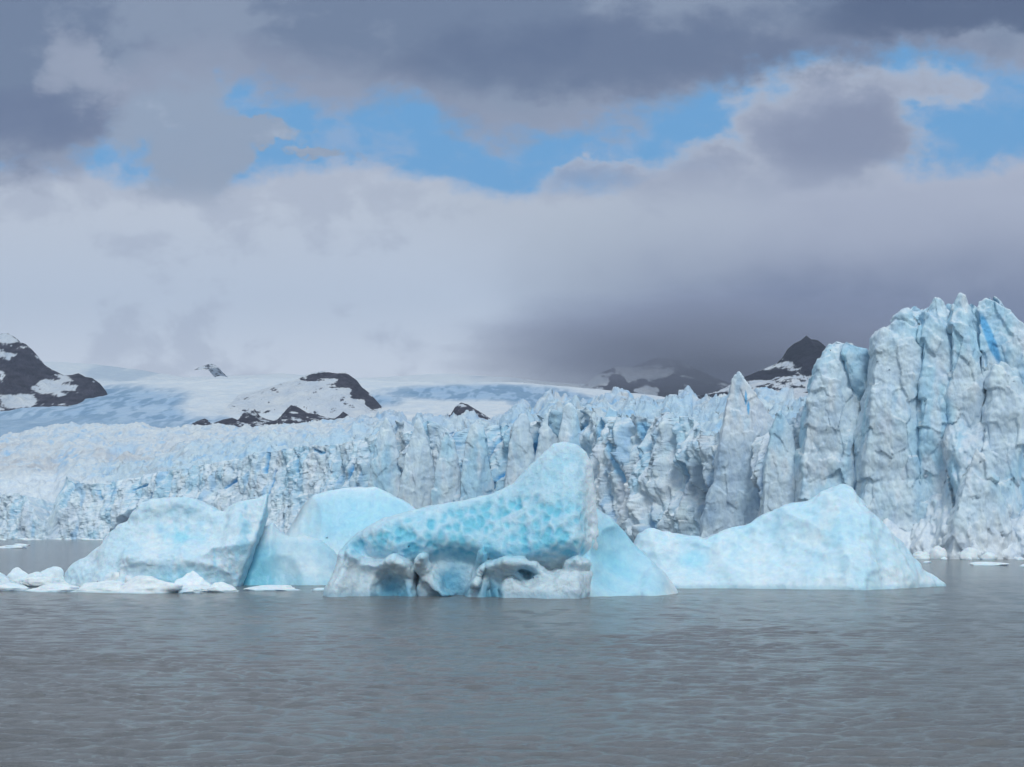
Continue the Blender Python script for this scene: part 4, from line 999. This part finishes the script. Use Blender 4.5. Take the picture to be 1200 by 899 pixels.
# dark deck overhead
deck = curve(U, [(-4, 1.9), (0, 1.98), (0.8, 1.95), (1.3, 1.35), (1.9, 0.95), (2.6, 0.85), (3.0, 1.0), (4.0, 1.18), (4.9, 1.15), (5.3, 1.45), (6.1, 1.62), (6.6, 1.5), (7.4, 1.38), (8.2, 1.12), (9.0, 0.85), (10.2, 0.66), (11.2, 0.6), (12, 0.68), (16, 0.7)], -4, 16, 0, 6)
nE = wn(4.5, 8, 0.65, 0.3, 3.3)
a_deck = sstep(-0.26, 0.20, deck - V + nA * 0.42 + nC * 0.22 + nE * 0.12)
c_bank = wmix(c_bank, sk(96, 108, 142), sstep(0.0, 1.0, blob(9.3, 4.1, 2.8, 1.1)) * 0.6)
c_deck = wmix(sk(108, 124, 152), sk(132, 146, 170), sstep(-0.12, 0.2, nB + nA * 0.6))
c_deck = wmix(c_deck, sk(148, 156, 178), sstep(0.6, 0.0, deck - V + nA * .5) * 0.65)
c_deck = wmix(c_deck, sk(88, 104, 136), sstep(0.1, 1.0, blob(7.8, 0.65, 4.2, 0.7) + nA * .6) * 0.8)
c_deck = wmix(c_deck, sk(76, 92, 124), sstep(0.1, 0.9, blob(11.4, 0.15, 2.6, 0.4)) * 0.9)
c_deck = wmix(c_deck, sk(98, 112, 144), sstep(0.1, 0.9, blob(0.2, 1.4, 1.5, 0.6) + nA * .5) * 0.8)
c_deck = wmix(c_deck, sk(160, 168, 188), sstep(0.2, 0.9, blob(0.95, 0.75, 0.55, 0.6) + nA) * 0.55)
# grey tower of cloud, right of centre
nD = wn(3.6, 8, 0.65, 0.3, 9.1)
f_t = E.op('MAXIMUM', E.op('MAXIMUM', blob(9.6, 1.5, 1.35, 0.85), blob(8.3, 2.2, 1.2, 0.6)), E.op('MAXIMUM', blob(7.3, 2.2, 0.7, 0.34), blob(10.7, 1.0, 0.6, 0.3) * 0.5)) + nA * 0.7 + nC * 0.3 + nD * 0.15
a_t = sstep(-0.35, 0.50, f_t)
c_t = wmix(sk(178, 186, 202), sk(146, 156, 180), sstep(0.0, 0.9, f_t))
c_t = wmix(c_t, sk(120, 130, 158), sstep(0.0, 0.9, blob(10.0, 1.6, 1.2, 0.6)) * 0.6)
# paler cloud, left
f_l = E.op('MAXIMUM', E.op('MAXIMUM', blob(2.2, 1.75, 0.65, 0.75), blob(2.9, 1.55, 0.8, 0.17)), E.op('MAXIMUM', blob(1.9, 1.1, 0.9, 0.8), blob(3.8, 1.75, 0.35, 0.10))) + nA * 1.0 + nC * 0.6 + nD * 0.3
a_l = sstep(-0.40, 0.50, f_l)
c_l = wmix(sk(176, 187, 204), sk(146, 160, 182), sstep(-0.15, 0.25, nA + nB + 0.1))
col = wmix(blue_sky, sk(158, 176, 206), sstep(-0.2, 0.5, nA + nC * .5 + nD * .4) * 0.5)
col = wmix(col, c_bank, a_bank)
col = wmix(col, c_t, a_t * sstep(2.6, 1.7, V))
col = wmix(col, c_l, a_l * 0.95 * sstep(2.6, 2.1, V))
col = wmix(col, c_deck, a_deck)
# the rest of the dome, outside the photographed part: broken bright overcast
n3 = nt.nodes.new('ShaderNodeTexNoise'); n3.inputs['Scale'].default_value = 2.2; n3.inputs['Detail'].default_value = 5; nt.links.new(tc.outputs['Generated'], n3.inputs['Vector'])
over = wmix(sk(158, 174, 190), sk(222, 232, 238), sstep(0.35, 0.65, E(n3.outputs['Fac'])))
elev = dz
front = sstep(0.25, 0.55, dy) * sstep(0.62, 0.42, dz)
col = wmix(over, col, front)
bg = nt.nodes.new('ShaderNodeBackground'); bg.inputs['Strength'].default_value = 0.1; nt.links.new(col, bg.inputs['Color'])
wout = nt.nodes.new('ShaderNodeOutputWorld'); nt.links.new(bg.outputs[0], wout.inputs[0])

# ------------------------------------------------------------------ sun through thin cloud
sun = bpy.data.lights.new('sun', 'SUN'); sun.energy = 1.5; sun.angle = math.radians(14); sun.color = (1.0, 0.98, 0.94)
so_ = bpy.data.objects.new('sun', sun); C.objects.link(so_)
el, az = math.radians(46), math.radians(172)      # azimuth clockwise from +Y
sd = np.array((math.sin(az) * math.cos(el), math.cos(az) * math.cos(el), math.sin(el)))
from mathutils import Vector
so_.rotation_euler = Vector(sd).to_track_quat('Z', 'Y').to_euler(); so_.location = (60, -60, 120)

sc = bpy.context.scene
sc.view_settings.view_transform = 'Standard'; sc.view_settings.look = 'None'; sc.view_settings.exposure = 0.1; sc.view_settings.gamma = 1.0
sc.render.engine = 'CYCLES'; sc.cycles.use_denoising = True
try: sc.cycles.denoiser = 'OPENIMAGEDENOISE'
except Exception: pass
sc.cycles.max_bounces = 6; sc.cycles.diffuse_bounces = 3; sc.cycles.glossy_bounces = 3; sc.cycles.use_adaptive_sampling = True; sc.cycles.adaptive_threshold = 0.02
print('done', round(time.time() - T0, 1))
